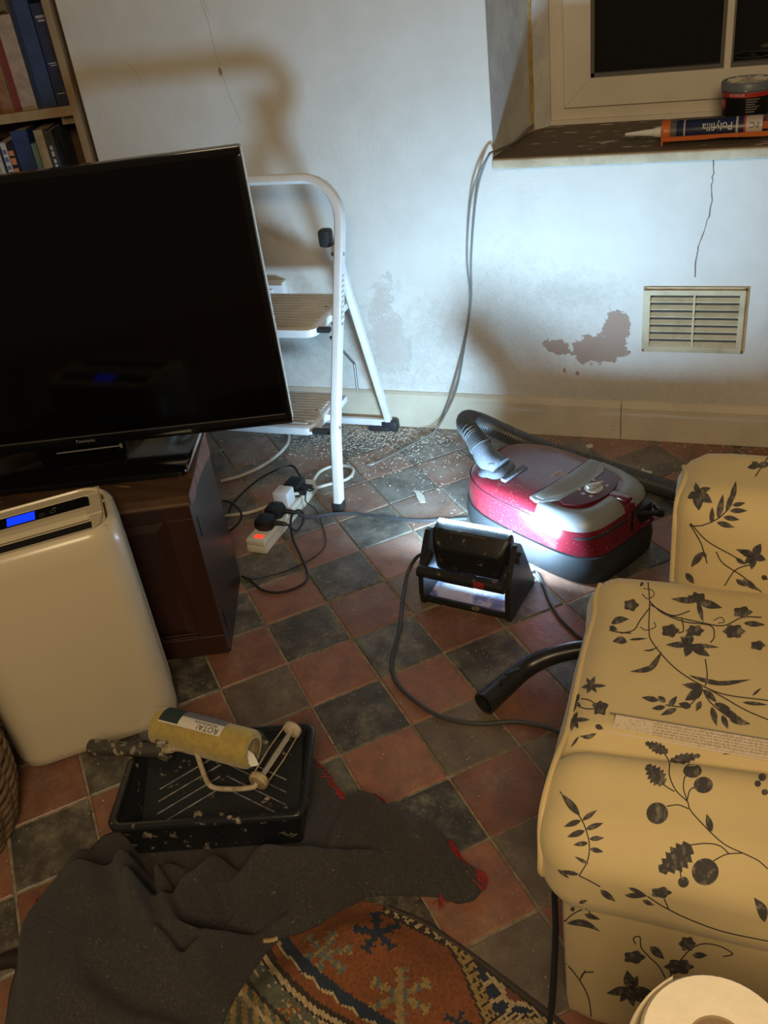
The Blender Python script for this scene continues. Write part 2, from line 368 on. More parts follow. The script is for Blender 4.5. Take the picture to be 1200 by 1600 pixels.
bm = NB(); bx(bm, SI, .925, FY - .006, FY + .02, GB, GB + .010); bx(bm, SI, SI + .008, FY - .006, FY + .02, GB, 2.0); bx(bm, .912, .922, FY - .004, FY + .02, GB, 2.0); bx(bm, .94, 1.8, FY - .006, FY + .02, GB, GB + .010)
obj('glazing_seal', bm, mat('seal_grey', (0.10, 0.095, 0.085), 0.6), win, smooth=False)
bm = NB(); rings(bm, [[(.917, FY + .02, z), (.922, FY - .010, z), (.938, FY - .010, z), (.943, FY + .02, z)] for z in (GB, 2.0)]); obj('mullion', bm, m_pvc, win, smooth=False)
for x0, x1 in ((SI, .917), (.943, 1.80)):
    bm = NB(); bx(bm, x0, x1, FY + .012, FY + .03, GB + .006, 2.0); obj('pane', bm, m_pane, win, smooth=False)

# ------------------------------------------------------------------ wall vent
m_vent = mat('vent_plastic', (0.50, 0.415, 0.265), 0.55, col2=(0.36, 0.29, 0.18), nscale=22, nmin=0.45, nmax=0.75)
vx0, vx1, vz0, vz1 = .775, 1.031, .266, .445; vy = WY - .001
vent = thing('air_vent', 'cream louvred air vent screwed to wall below the window', 'vent', ((vx0 + vx1) / 2, vy, vz0))
def quad_frame(bm, x0, x1, z0, z1, w, y0, y1, inset=.0):
    for a in ((x0, x1, z0, z0 + w), (x0, x1, z1 - w, z1), (x0, x0 + w, z0 + w, z1 - w), (x1 - w, x1, z0 + w, z1 - w)): bx(bm, a[0], a[1], y0, y1, a[2], a[3])
bm = NB(); quad_frame(bm, vx0, vx1, vz0, vz1, .008, vy - .004, vy); quad_frame(bm, vx0 + .006, vx1 - .006, vz0 + .006, vz1 - .006, .013, vy - .011, vy); obj('frame', bm, m_vent, vent, smooth=False)
bm = NB(); bx(bm, vx0 + .01, vx1 - .01, vy - .0008, vy, vz0 + .01, vz1 - .01); obj('gap_shade', bm, mat('vent_gap_shade', (0.05, 0.042, 0.03), 0.8), vent, smooth=False)  # dark sheet painting the shade in the gaps between slats
ix0, ix1, iz0, iz1 = vx0 + .019, vx1 - .019, vz0 + .019, vz1 - .019; xm = (ix0 + ix1) / 2
bm = NB(); bx(bm, xm - .0025, xm + .0025, vy - .009, vy - .001, iz0, iz1); obj('centre_bar', bm, m_vent, vent, smooth=False)
hs = (iz1 - iz0) / 7
for k in range(7):
    for x0, x1 in ((ix0, xm - .0025), (xm + .0025, ix1)):
        z = iz0 + hs * k; bm = NB()
        rings(bm, [[(x, vy - .009, z), (x, vy - .009, z + .0025), (x, vy - .001, z + hs * .55), (x, vy - .001, z + hs * .55 - .003)] for x in (x0, x1)])
        obj('slat', bm, m_vent, vent, smooth=False)
for x in (vx0 + .005, vx1 - .005):
    for z in (vz0 + .005, vz1 - .005):
        bm = NB(); cyl(bm, (x, vy - .0055, z), (x, vy - .002, z), .0042, 10); obj('screw', bm, mat('rusty_screw', (0.16, 0.09, 0.05), 0.6, metal=0.6), vent)

# ------------------------------------------------------------------ wall socket behind the ladder
m_wplastic = mat('white_plastic', (0.78, 0.78, 0.76), 0.35)
so = thing('wall_socket', 'white plastic socket box on wall behind upper ladder step', 'socket', (-.33, WY, .375))
bm = NB(); bx(bm, -.400, -.254, WY - .032, WY, .380, .466, bev=.004); obj('back_box', bm, m_wplastic, so)
bm = NB(); bx(bm, -.404, -.250, WY - .040, WY - .032, .376, .462, bev=.003); fp = obj('face_plate', bm, mat('socket_face', (0.70, 0.70, 0.72), 0.3), so)
for x in (-.37, -.29):
    bm = NB(); bx(bm, x - .008, x + .008, WY - .044, WY - .039, .43, .45, bev=.002); obj('switch_rocker', bm, m_wplastic, so)

# ------------------------------------------------------------------ cables hanging from the window corner
m_gcab = mat('grey_cable', (0.15, 0.145, 0.13), 0.5)
for k, (dx, lab) in enumerate(((0, 'thin grey cable hanging from window corner, outer of the pair'), (-.012, 'thin grey cable hanging from window corner, nearer the wall'))):
    P = [(.441 + dx * .3, .28 + dx, SZ + .02), (.425 + dx * .3, .15 + dx, SZ + .008), (.400, .02, SZ + .012), (.388, -.02, SZ + .008), (.352 + dx, -.016 + dx * .2, .704), (.324 + dx, -.012, .536), (.314 + dx * .2, -.012, .41), (.286 + dx * .3, -.014, .276), (.257 + dx, -.02, .154)]
    if k == 0: P += [(.222, -.03, .075), (.185, -.065, .02), (.137, -.115, .005), (.078, -.219, .005), (.04, -.26, .005)]
    else: P += [(.21, -.024, .065), (.19, -.03, .02), (.175, -.05, .006)]
    bm = NB(); tube(bm, catmull(P, 8), .0026, 8); o = obj('hanging_cable', bm, m_gcab, loc=(.4, -.02, SZ)); tag(o, lab, 'cable', 'cables from the window corner')

# ------------------------------------------------------------------ step ladder
m_ltube = mat('ladder_white', (0.72, 0.73, 0.74), 0.35, col2=(0.66, 0.66, 0.65), nscale=18)
m_lblack = mat('ladder_black', (0.025, 0.025, 0.027), 0.5)
m_tread = mat('tread_rubber', (0.60, 0.57, 0.51), 0.7, col2=(0.52, 0.48, 0.42), nscale=14, specks=(0.18, 0.11, 0.06), sscale=35, sth=0.70)
lad = thing('step_ladder', 'white folding step ladder with two ribbed treads and hoop rail', 'ladder', (-.215, -.27, 0))
XR, XL = .045, -.475
def flat_sec(a, b, n=4): return [(x / 2, y / 2) for x, y in rrect(2 * a, 2 * b, min(a, b) * .42, n)]
def fy(z): return -.491 + z * .27 if z < .21 else -.4343 + (z - .21) * .392
def fx(z): return XR + max(0, z - .21) * .027
def front_pts():
    right = [(fx(z), fy(z), z) for z in (.012, .10, .17, .20, .22, .25, .33, .42, .50, .58, .64, .69)]
    rc = .105; zt = .802; arc = []
    for k in range(1, 10):
        a = R(90 * k / 9); z = zt - rc + rc * math.sin(a); arc.append((fx(z) - rc + rc * math.cos(a), fy(z), z))
    mid = [(XR - rc + (XL + rc - XR + rc) * k / 6, fy(zt), zt) for k in range(1, 6)]
    left = [(XL + XR - x, y, z) for x, y, z in reversed(right + arc)]
    return right + arc + mid + left
bm = NB(); tube(bm, front_pts(), 1.0, sec=flat_sec(.0295, .023), up=(0, 1, 0)); obj('front_frame', bm, m_ltube, lad)
for x in (XR, XL):
    bm = NB(); box(bm, (x, -.489, .012), (.029, .036, .026), bev=.004); obj('foot', bm, m_lblack, lad)
ry = lambda z: -.032 - (z - .03) * .335
for x, s in ((XR - .014, 1), (XL + .014, -1)):
    bm = NB(); tube(bm, [(x, ry(z), z) for z in (.03, .13, .14, .35, .64)], 1.0, sec=flat_sec(.024, .018), up=(0, 1, 0)); obj('rear_leg', bm, m_ltube, lad)
    bm = NB(); box(bm, (x + .004 * s, -.031, .017), (.050, .034, .034), bev=.006); box(bm, (x - .03 * s, -.034, .008), (.07, .03, .016), bev=.004); obj('foot', bm, m_lblack, lad)
    bm = NB(); box(bm, (x - .016 * s, ry(.66) - .004, .665), (.034, .034, .046), bev=.009); obj('hinge_knob', bm, m_lblack, lad)
    bm = NB(); cyl(bm, (x + .004 * s, fy(.47), .47), (x + .0335 * s, fy(.47), .47), .005, 10); obj('rivet', bm, mat('rivet_metal', (0.35, 0.35, 0.35), 0.35, metal=0.9), lad); bm = NB(); cyl(bm, (x + .004 * s, fy(.22), .22), (x + .0270 * s, fy(.22), .22), .005, 10); obj('rivet', bm, mat('rivet_metal', (0, 0, 0)), lad); bm = NB(); cyl(bm, (x + .004 * s, fy(.63), .63), (x + .0375 * s, fy(.63), .63), .005, 10); obj('rivet', bm, mat('rivet_metal', (0, 0, 0)), lad)
    bm = NB(); tube(bm, [(x - .008 * s, fy(.43) + .02, .43), (x - .008 * s, -.205, .30), (x - .008 * s, fy(.22) + .22, .22)], .004, 8); obj('link_bar', bm, mat('rivet_metal', (0, 0, 0)), lad)
bm = NB(); tube(bm, [(XL + .02, -.036, .028), (XR - .02, -.036, .028)], 1.0, sec=flat_sec(.022, .016)); obj('rear_rail', bm, m_ltube, lad)
def step(zt, y0, y1, xr, xl):
    w = xr - xl; d = y1 - y0; cx, cy = (xr + xl) / 2, (y0 + y1) / 2
    out = rrect(w, d, .028, 5); ins = [(x * (1 - .010 / w), y * (1 - .010 / d)) for x, y in out]
    bm = NB(); rings(bm, [[(cx + x, cy + y, zt - .027) for x, y in ins], [(cx + x, cy + y, zt - .022) for x, y in out], [(cx + x, cy + y, zt - .004) for x, y in out], [(cx + x, cy + y, zt) for x, y in ins]])
    st = obj('step', bm, m_ltube, lad)
    bm = NB(); n = 12; loops = []
    mw = w - .030; yy0, yy1 = y0 + .014, y1 - .012
    for k in range(n):
        ya = yy0 + (yy1 - yy0) * k / n; yb = yy0 + (yy1 - yy0) * (k + .55) / n
        ins_ = .012 if k == 0 else 0
        bx(bm, cx - mw / 2 + ins_, cx + mw / 2 - ins_, ya, yb, zt - .0005, zt + .0050)
    bx(bm, cx - mw / 2, cx + mw / 2, yy0, yy1, zt - .001, zt + .0004)
    obj('tread_mat', bm, m_tread, st, smooth=False)
    for s, xe in ((1, xr), (-1, xl)):
        xt = XR - .015 if s > 0 else XL + .015
        bm = NB(); bx(bm, min(xe - .006 * s, xt), max(xe - .006 * s, xt), fy(zt - .012) - .008, fy(zt - .012) + .008, zt - .017, zt - .006); obj('pivot_rod', bm, m_lblack, st, smooth=False)
    bm = NB(); bx(bm, xr - .03, xr + .012, cy - .02, y1 - .006, zt - .024, zt - .006, bev=.002); obj('side_bracket', bm, m_ltube, st); bm = NB(); bx(bm, xl - .012, xl + .03, cy - .02, y1 - .006, zt - .024, zt - .006, bev=.002); obj('side_bracket', bm, m_ltube, st)
step(.466, -.365, -.105, -.003, -.427)
step(.220, -.440, -.225, -.014, -.416)
bm = NB(); Ms = Matrix.Translation(V(XR + .0116 + .009, 0, 0)); rings(bm, [[(0, fy(z) - .009, z), (0, fy(z) + .009, z), (.0006, fy(z) + .009, z), (.0006, fy(z) - .009, z)] for z in (.475, .615)], M=Ms); sk = obj('warning_sticker', bm, mat('sticker_white', (0.80, 0.80, 0.80), 0.4), lad, smooth=False)
bm = NB()
for k in range(11):
    z = .482 + k * .012
    for dy in (-.0045, .0035): bx(bm, XR + .0211, XR + .0216, fy(z) + dy - .0016, fy(z) + dy + .0016, z, z + .0075)
obj('sticker_print', bm, mat('sticker_ink', (0.22, 0.12, 0.12), 0.5), sk, smooth=False)

# ------------------------------------------------------------------ television
YT = R(20); MT = frame((-.283, -1.010, .42), YT)
m_bezel = mat('tv_gloss_black', (0.004, 0.004, 0.005), 0.12, spec=0.5)
m_screen = mat('tv_screen', (0.0018, 0.0018, 0.0022), 0.09, spec=0.35)
m_silver = mat('silver_trim', (0.62, 0.62, 0.62), 0.25, metal=0.9)
tv = thing('television', 'large black flat television standing on dark wooden cabinet', 'television', MT @ V(0, 0, 0))
TW, TH, TZ = .935, .555, .042
bm = NB(); bx(bm, -TW / 2 + .002, TW / 2 - .002, .004, .034, TZ + .002, TZ + TH - .002, MT, bev=.004); rbox_mesh(bm, (0, .045, TZ + .26), (.34, .022, .2), .02, 4, MT); obj('back_shell', bm, m_bezel, tv)
bm = NB()
for a in ((-TW / 2, TW / 2, TZ, TZ + .026), (-TW / 2, TW / 2, TZ + TH - .015, TZ + TH), (-TW / 2, -TW / 2 + .013, TZ + .026, TZ + TH - .015), (TW / 2 - .013, TW / 2, TZ + .026, TZ + TH - .015)): bx(bm, a[0], a[1], -.004, .012, a[2], a[3], MT, bev=.0015)
bz = obj('bezel', bm, m_bezel, tv)
bm = NB(); bx(bm, -TW / 2 + .01, TW / 2 - .01, -.001, .006, TZ + .022, TZ + TH - .012, MT); obj('screen', bm, m_screen, tv, smooth=False)
bm = NB(); bx(bm, TW / 2 - .001, TW / 2 + .0015, .000, .018, TZ + .008, TZ + TH - .004, MT); obj('edge_trim', bm, m_silver, bz, smooth=False); bm = NB(); bx(bm, -TW / 2 - .0015, -TW / 2 + .001, .000, .018, TZ + .008, TZ + TH - .004, MT); obj('edge_trim', bm, m_silver, bz, smooth=False)
bm = NB(); bx(bm, -TW / 2 + .02, TW / 2 - .012, -.0052, -.0035, TZ + .0225, TZ + .0240, MT); obj('lower_line', bm, mat('tv_line', (0.09, 0.09, 0.09), 0.3), bz, smooth=False)
Mt = MT @ Matrix.Translation(V(.026, -.0048, TZ + .0125)) @ Matrix.Rotation(R(90), 4, 'X')
obj('logo', add(NB(), text_bm('Panasonic', .0105, Mt)), mat('logo_grey', (0.20, 0.20, 0.20), 0.4), bz, smooth=False)
bm = NB(); rings(bm, [[MT @ V(x, y + .005, z) for x, y in rrect(w, d, .018, 4)] for w, d, z in ((.496, .224, .0005), (.502, .230, .003), (.502, .230, .012), (.494, .222, .0145))]); sb = obj('stand_base', bm, m_bezel, tv)
bm = NB(); bx(bm, .2495, .2525, -.095, .105, .003, .012, MT); obj('base_trim', bm, m_silver, sb, smooth=False)
bm = NB(); bx(bm, -.10, .10, .018, .045, .012, TZ + .06, MT, bev=.006); obj('neck', bm, m_bezel, tv)
bm = NB(); tube(bm, [MT @ V(-.04, -.012, TZ - .006), MT @ V(.10, -.012, TZ - .004)], .0016, 6); cyl(bm, MT @ V(.10, -.012, TZ - .008), MT @ V(.10, -.012, TZ + .001), .003, 8); obj('sensor_bar', bm, mat('sensor_grey', (0.16, 0.16, 0.15), 0.4), tv)

# ------------------------------------------------------------------ cabinet under the television
YC = R(22.7); MC = frame((.024, -1.088, 0), YC)
m_mahog = mat('mahogany', (0.032, 0.0125, 0.0095), 0.36, col2=(0.018, 0.0075, 0.006), nscale=9, stretch=(1, 1, .12), bump=0.12, bscale=30)
m_mtop = mat('cabinet_top_wood', (0.085, 0.046, 0.024), 0.45, col2=(0.045, 0.024, 0.014), nscale=20, stretch=(.15, 1, 1), specks=(0.20, 0.13, 0.07), sscale=40, sth=0.70)
m_peel = mat('peeled_veneer', (0.25, 0.13, 0.10), 0.7, col2=(0.14, 0.07, 0.055), nscale=30)
cab = thing('tv_cabinet', 'dark mahogany cabinet with panelled door under the television', 'cabinet', MC @ V(-.35, .25, 0))
foot_ = [(-.82, .012), (0, .012), (0, .282), (-.22, .50), (-.60, .50), (-.82, .282)]
bm = NB(); prism(bm, foot_, .0, .402, MC); obj('carcass', bm, m_mahog, cab, smooth=False)
bm = NB(); prism(bm, [(-.83, -.006), (.004, -.006), (.004, .284), (-.22, .505), (-.60, .505), (-.83, .284)], .402, .4195, MC); top = obj('top', bm, m_mtop, cab, smooth=False)
bm = NB(); tube(bm, [MC @ V(-.83, -.004, .400), MC @ V(.002, -.004, .400)], .0065, 8); obj('moulding', bm, m_mtop, top)
# exposed edge where the veneer has come away
bm = NB(); n = 12; pts = [(0.0045, .004 + .27 * k / n) for k in range(n + 1)]
lo = [.395 - .010 * random.random() - .035 * max(0, (k - 4) / 8) ** 1.5 for k in range(n + 1)]
vt = [[bm.verts.new(MC @ V(x, y, z)) for z in (.4185, lo[k])] for k, (x, y) in enumerate(pts)]
for a, b in zip(vt, vt[1:]): bm.faces.new((a[0], b[0], b[1], a[1]))
obj('worn_edge', bm, m_peel, cab, smooth=False)
def door(x0, x1):
    bm = NB(); z0, z1 = .012, .396; w = .055
    for a in ((x0, x1, z0, z0 + .050), (x0, x1, z1 - .03, z1), (x0, x0 + w, z0 + .05, z1 - .03), (x1 - w, x1, z0 + .05, z1 - .03)): bx(bm, a[0], a[1], -.008, .014, a[2], a[3], MC, bev=.0012, seg=1)
    d = obj('door', bm, m_mahog, cab, smooth=False)
    px0, px1, pz0, pz1 = x0 + w, x1 - w, z0 + .05, z1 - .03; i = .024
    bm = NB(); rings(bm, [[MC @ V(x, y, z) for x, z in ((a0, c0), (a1, c0), (a1, c1), (a0, c1))] for a0, a1, c0, c1, y in ((px0, px1, pz0, pz1, .004), (px0 + i, px1 - i, pz0 + i, pz1 - i, -.0045))], cap0=False)
    obj('raised_panel', bm, m_mahog, d, smooth=False)
    bm = NB()
    for k, yy in ((0, -.006), (1, -.003)):
        bx(bm, px0, px1, yy, .006, pz0 + k * .006, pz0 + k * .006 + .004, MC, bev=.001, seg=1)
    obj('bead', bm, m_mahog, d, smooth=False)
door(-.405, 0.0); door(-.815, -.41)
for z in (.298, .050):
    bm = NB(); bx(bm, -.002, .0012, .026, .032, z, z + .048, MC); obj('hinge_slot', bm, mat('slot_black', (0.004, 0.003, 0.003), 0.8), cab, smooth=False)

# ------------------------------------------------------------------ dehumidifier
MD = frame((-.159, -1.331, 0), R(40)); HD = .485
m_deh = mat('dehumidifier_plastic', (0.54, 0.47, 0.34), 0.26, col2=(0.52, 0.45, 0.325), nscale=4)
m_dblack = mat('dehumidifier_black', (0.006, 0.006, 0.007), 0.25)
deh = thing('dehumidifier', 'cream portable dehumidifier with blue display, in front of cabinet', 'dehumidifier', MD @ V(0, 0, 0))
W_, D_ = .325, .190
prof = [(-.016, .004), (-.006, .007), (-.001, .014), (0, .03), (0, .25), (.001, .44), (-.001, .470), (-.006, .480), (-.012, HD)]
bm = NB(); rings(bm, [[MD @ V(x, y, z) for x, y in rrect(W_ + 2 * e, D_ + 2 * e, .058 + e, 8)] for e, z in prof], cap1=False)
e = -.012; outer = rrect(W_ + 2 * e, D_ + 2 * e, .046, 8)
bodyd = obj('body', bm, m_deh, deh, auto=50)
def rr(cx, cy, w, d, r): return [(cx + x, cy + y) for x, y in rrect(w, d, r, 4)]
bm = NB()   # top deck with the two openings cut as strips, lid inset a little lower than the rim
lid = rr(-.012, 0, .288, .150, .03)
rings(bm, [[MD @ V(x, y, HD) for x, y in outer], [MD @ V(x, y, HD) for x, y in [(a * .985, b * .97) for a, b in outer]], [MD @ V(x, y, HD - .0045) for x, y in [(a * .965, b * .94) for a, b in outer]]], cap0=False, cap1=False)
# deck
def deck_strip(y0, y1, x0, x1, z0, z1): bx(bm, x0, x1, y0, y1, z0, z1, MD, bev=.0012, seg=1)
deck_strip(.056, .082, -.145, .142, HD - .02, HD - .003)
deck_strip(.013, .056, .119, .142, HD - .02, HD - .003); deck_strip(.013, .056, -.145, -.135, HD - .02, HD - .003)
deck_strip(-.022, .013, -.145, .142, HD - .02, HD - .002)
deck_strip(-.068, -.022, .116, .142, HD - .02, HD - .003); deck_strip(-.068, -.022, -.145, -.135, HD - .02, HD - .003)
deck_strip(-.080, -.068, -.145, .142, HD - .02, HD - .003)
tp = obj('top_deck', bm, m_deh, deh, smooth=False)
bm = NB(); bx(bm, -.135, .119, -.066, -.012, HD - .020, HD - .016, MD); obj('outlet_slot', bm, mat('slot_black2', (0.003, 0.003, 0.003), 0.9), tp, smooth=False)
bm = NB(); rings(bm, [[MD @ V(x, -.006, HD + .001), MD @ V(x, -.020, HD - .001), MD @ V(x, -.030, HD - .007), MD @ V(x, -.024, HD - .012), MD @ V(x, -.006, HD - .006)] for x in (-.134, .112)]); obj('outlet_flap', bm, m_deh, tp, smooth=False)
bm = NB(); prism(bm, rr(-.008, .0345, .254, .041, .010), HD - .016, HD - .0035, MD); cp = obj('control_panel', bm, m_dblack, deh, smooth=False)
bm = NB(); bx(bm, -.030, .020, .020, .050, HD - .004, HD - .0030, MD); obj('display', bm, mat('blue_display', (0.0, 0.01, 0.2), 0.3, emit=(0.004, 0.03, 1.0), estr=1.6), cp, smooth=False)
bm = NB()
for cx, cy in ((.033, .028), (.052, .030)): lathe(bm, [(.0055, 0), (.0055, .0004), (.0046, .0004), (.0046, 0)], MD @ Matrix.Translation(V(cx, cy, HD - .0034)), 16, cap=False)
bx(bm, .052, .059, .039, .043, HD - .0034, HD - .0030, MD); obj('buttons', bm, mat('button_grey', (0.10, 0.10, 0.10), 0.4), cp, smooth=False)
bm = NB(); tube(bm, [MD @ V(x, y, HD - .001) for x, y in ((.139, .075), (.140, .03), (.139, -.03), (.132, -.066), (.11, -.081))], .0009, 6); obj('seam', bm, mat('seam_tan', (0.30, 0.26, 0.19), 0.6), deh); bm = NB(); tube(bm, [MD @ V(x, y, HD + .0002) for x, y in ((.142, .010), (.160, .013))], .0028, 6); obj('seam', bm, mat('seam_tan', (0.30, 0.26, 0.19), 0.6), deh)
bm = NB(); rings(bm, [[MD @ V(x, y, z) for x, y in rrect(W_ + .0016, D_ + .0016, .0588, 8)] for z in (.013, .0165)], cap0=False, cap1=False); obj('base_seam', bm, mat('seam_tan', (0, 0, 0)), deh)
bm = NB(); bx(bm, .161, .1640, -.02, .034, .06, .40, MD, bev=.0012, seg=1); obj('side_panel', bm, m_deh, deh)

# ------------------------------------------------------------------ bookcase and its books
MB = frame((-.812, -.004, 0), R(19))      # local x runs right, books extend to -x
m_case = mat('bookcase_pine', (0.33, 0.23, 0.13), 0.55, col2=(0.26, 0.17, 0.09), nscale=12, stretch=(1, 1, .2))
m_cback = mat('bookcase_back', (0.085, 0.045, 0.022), 0.6, col2=(0.06, 0.03, 0.016), nscale=9)
bc = thing('bookcase', 'tall pine bookcase built into the alcove behind television', 'bookcase', MB @ V(-.4, .1, 0))
bm = NB(); bx(bm, -.021, .0, 0, .23, 0, 1.9, MB); obj('side_panel', bm, m_case, bc, smooth=False)
bm = NB(); bx(bm, -.90, -.88, 0, .23, 0, 1.9, MB); obj('side_panel', bm, m_case, bc, smooth=False)
bm = NB(); bx(bm, -.88, -.021, .215, .23, 0, 1.9, MB); obj('back_panel', bm, m_cback, bc, smooth=False)
for z in (.08, .40, .69, .985, 1.36, 1.70):
    bm = NB(); bx(bm, -.88, -.021, .002, .215, z - .026, z, MB); obj('shelf', bm, m_case, bc, smooth=False)
bm = NB(); bx(bm, -.075, -.0215, .05, .19, .931, .958, MB); obj('shelf_batten', bm, mat('batten_pine', (0.22, 0.17, 0.08), 0.7), bc, smooth=False)
m_page = mat('book_pages', (0.55, 0.47, 0.34), 0.9, col2=(0.48, 0.40, 0.28), nscale=200, stretch=(1, 1, .02))
def book(x1, w, h, d, zs, col, label, group, y0=.018, marks=None, mcol=(.55, .45, .2), band=None, lean=0.0, rough=.6):
    M = MB @ Matrix.Translation(V(x1, y0, zs)) @ Matrix.Rotation(R(lean), 4, 'Y')
    b = thing('book', label, 'book', M @ V(-w / 2, d / 2, 0), group)
    mc = mat('book_%d_%d_%d' % tuple(int(c * 1000) for c in col), col, rough, col2=tuple(c * .72 for c in col), nscale=30)
    bm = NB(); t = min(.0028, w * .16)
    bx(bm, -w, 0, 0, t * 1.2, 0, h, M, bev=t * .5); bx(bm, -w, -w + t, t, d, 0, h, M); bx(bm, -t, 0, t, d, 0, h, M); obj('cover', bm, mc, b, smooth=False)
    bm = NB(); bx(bm, -w + t, -t, t, d - .004, .003, h - .004, M); obj('pages', bm, m_page, b, smooth=False)
    if band:
        bm = NB(); bx(bm, -w * .97, -w * .97 + w * band[0], -.0006, .001, .0, h, M); obj('spine_band', bm, mat('band_%d_%d_%d' % tuple(int(c * 1000) for c in band[1]), band[1], rough), b, smooth=False)
    if marks:
        bm = NB()
        for z0, z1, x0, x1_ in marks: bx(bm, -w * x1_, -w * x0, -.0008, .0004, h * z0, h * z1, M)
        o = obj('spine_lettering', bm, mat('ink_%d_%d_%d' % tuple(int(c * 1000) for c in mcol), mcol, .5), b, smooth=False); o['kind'] = 'stuff'
    return b
def dashes(z0, z1, n, x0=.25, x1=.75): 
    out = []
    for k in range(n):
        a = z0 + (z1 - z0) * k / n; out.append((a, a + (z1 - z0) / n * random.uniform(.45, .8), x0, x1))
    return out
U, Lw = 'books on the upper shelf', 'books on the lower shelf'
x = -.0225
for w, h, d, col, lab, kw in (
    (.040, .262, .17, (.016, .020, .055), 'dark navy book with faint gilt lettering beside bookcase upright', dict(marks=[(.86, .885, .2, .8), (.825, .845, .2, .7), (.42, .432, .25, .8), (.40, .41, .25, .7), (.12, .13, .25, .8)], mcol=(.26, .26, .28))),
    (.055, .345, .19, (.026, .050, .12), 'tallest blue clothbound book on upper shelf', dict(band=(.22, (.012, .018, .05)))),
    (.066, .245, .16, (.36, .27, .21), 'fat pinkish cream book with red stripe on upper shelf', dict(band=(.30, (.16, .025, .025)))),
    (.060, .250, .16, (.26, .13, .065), 'tan orange clothbound book on upper shelf', dict(band=(.42, (.17, .065, .022)))),
    (.030, .215, .15, (.40, .31, .20), 'slim cream book between tan and green books', {}),
    (.060, .205, .15, (.045, .050, .042), 'dark grey green book at upper shelf left', {}),
    (.05, .24, .16, (.10, .05, .03), 'brown book at far left of upper shelf', {})):
    book(x, w, h, d, .985, col, lab, U, **kw); x -= w + .003
bm = NB(); b_ = thing('loose_papers', 'pale folded papers leaning behind upper shelf books', 'papers', MB @ V(-.30, .19, .985)); bx(bm, -.40, -.19, .19, .197, .9852, 1.33, MB); obj('sheet', bm, mat('paper_grey', (0.22, 0.20, 0.16), 0.8), b_, smooth=False); bx(bm := NB(), -.36, -.17, .198, .204, .9852, 1.30, MB); obj('sheet', bm, mat('paper_grey', (0, 0, 0)), b_, smooth=False)
x = -.105
for w, h, d, col, lab, kw in (
    (.024, .235, .15, (.045, .045, .050), 'charcoal paperback with white spine writing, rightmost on lower shelf', dict(marks=dashes(.15, .85, 9, .35, .65), mcol=(.45, .45, .45))),
    (.026, .240, .15, (.42, .35, .25), 'cream booklet beside charcoal paperback on lower shelf', dict(band=(.35, (.30, .25, .19)))),
    (.016, .205, .15, (.13, .22, .21), 'thin pale teal book on lower shelf', {}),
    (.048, .245, .16, (.022, .048, .15), 'wide royal blue book on lower shelf', {}),
    (.020, .215, .14, (.012, .012, .020), 'black book with orange lettered spine on lower shelf', dict(marks=dashes(.02, .95, 8, .2, .95), mcol=(.55, .20, .11))),
    (.022, .218, .14, (.55, .55, .53), 'white book with blue lettering on lower shelf', dict(band=(.3, (.012, .016, .04)), marks=dashes(.35, .95, 6, .1, .6), mcol=(.12, .14, .28))),
    (.012, .212, .14, (.50, .49, .45), 'thin plain white book on lower shelf', {}),
    (.026, .165, .13, (.52, .40, .34), 'short red and white book, right of the pair', dict(band=(.36, (.42, .035, .018)), marks=[(.15, .18, .2, .4), (.5, .53, .2, .4)], mcol=(.1, .08, .1))),
    (.028, .162, .13, (.52, .45, .36), 'short red and white book, left of the pair', dict(band=(.42, (.40, .035, .018)), marks=[(.3, .33, .2, .4), (.6, .63, .2, .4)], mcol=(.1, .08, .1))),
    (.050, .20, .13, (.32, .29, .25), 'grey white book at far left of lower shelf', dict(marks=[(.2, .7, .15, .7)], mcol=(.16, .13, .14)))):
    book(x, w, h, d, .69, col, lab, Lw, **kw); x -= w + .0025
# black book lying on the short books
M = MB @ Matrix.Translation(V(-.275, .06, .690 + .1655)); b = thing('book', 'black book lying flat across the short red books', 'book', M @ V(-.06, .06, 0), Lw)
bm = NB(); bx(bm, -.15, -.006, -.045, .10, .0, .045, M, bev=.002); obj('cover', bm, mat('black_cover', (0.008, 0.008, 0.009), .4), b)
bm = NB()
for k, (a, c) in enumerate(((-.07, -.018), (-.085, -.018), (-.06, -.03))): bx(bm, a, c, -.0462, -.0448, .030 - k * .011, .035 - k * .011, M)
o = obj('spine_lettering', bm, mat('black_cover_ink', (0.35, 0.33, 0.30), .5), b, smooth=False); o['kind'] = 'stuff'

# ------------------------------------------------------------------ vacuum cleaner
E1 = V(.87, -.493, 0); MV = frame((.626, -.509, 0), math.atan2(E1.y, E1.x))       # local x: towards the back end, y: towards the wall
m_vred = mat('vacuum_red', (0.115, 0.008, 0.014), 0.22, coat=0.5, col2=(0.085, 0.006, 0.011), nscale=5, specks=(0.50, 0.42, 0.40), sscale=480, sth=0.70)
m_vdark = mat('vacuum_bumper', (0.017, 0.018, 0.020), 0.5, specks=(0.12, 0.15, 0.14), sscale=260, sth=0.72)
m_vsil = mat('vacuum_silver', (0.21, 0.215, 0.22), 0.42, metal=0.25)
m_vgrey = mat('vacuum_grey', (0.065, 0.068, 0.078), 0.42, specks=(0.55, 0.53, 0.5), sscale=320, sth=0.70)
m_vblack = mat('vacuum_black', (0.008, 0.008, 0.009), 0.4)
def vout(ar, an, b, n=56, t0=0.0, t1=2 * math.pi, closed=True):
    out = []
    for k in range(n if closed else n + 1):
        t = t0 + (t1 - t0) * k / n; c, s = math.cos(t), math.sin(t)
        e = 4.4 if c > 0 else 2.6
        a = ar if c > 0 else an
        out.append((a * math.copysign(abs(c) ** (2 / e), c), b * math.copysign(abs(s) ** (2 / e), s)))
    return out
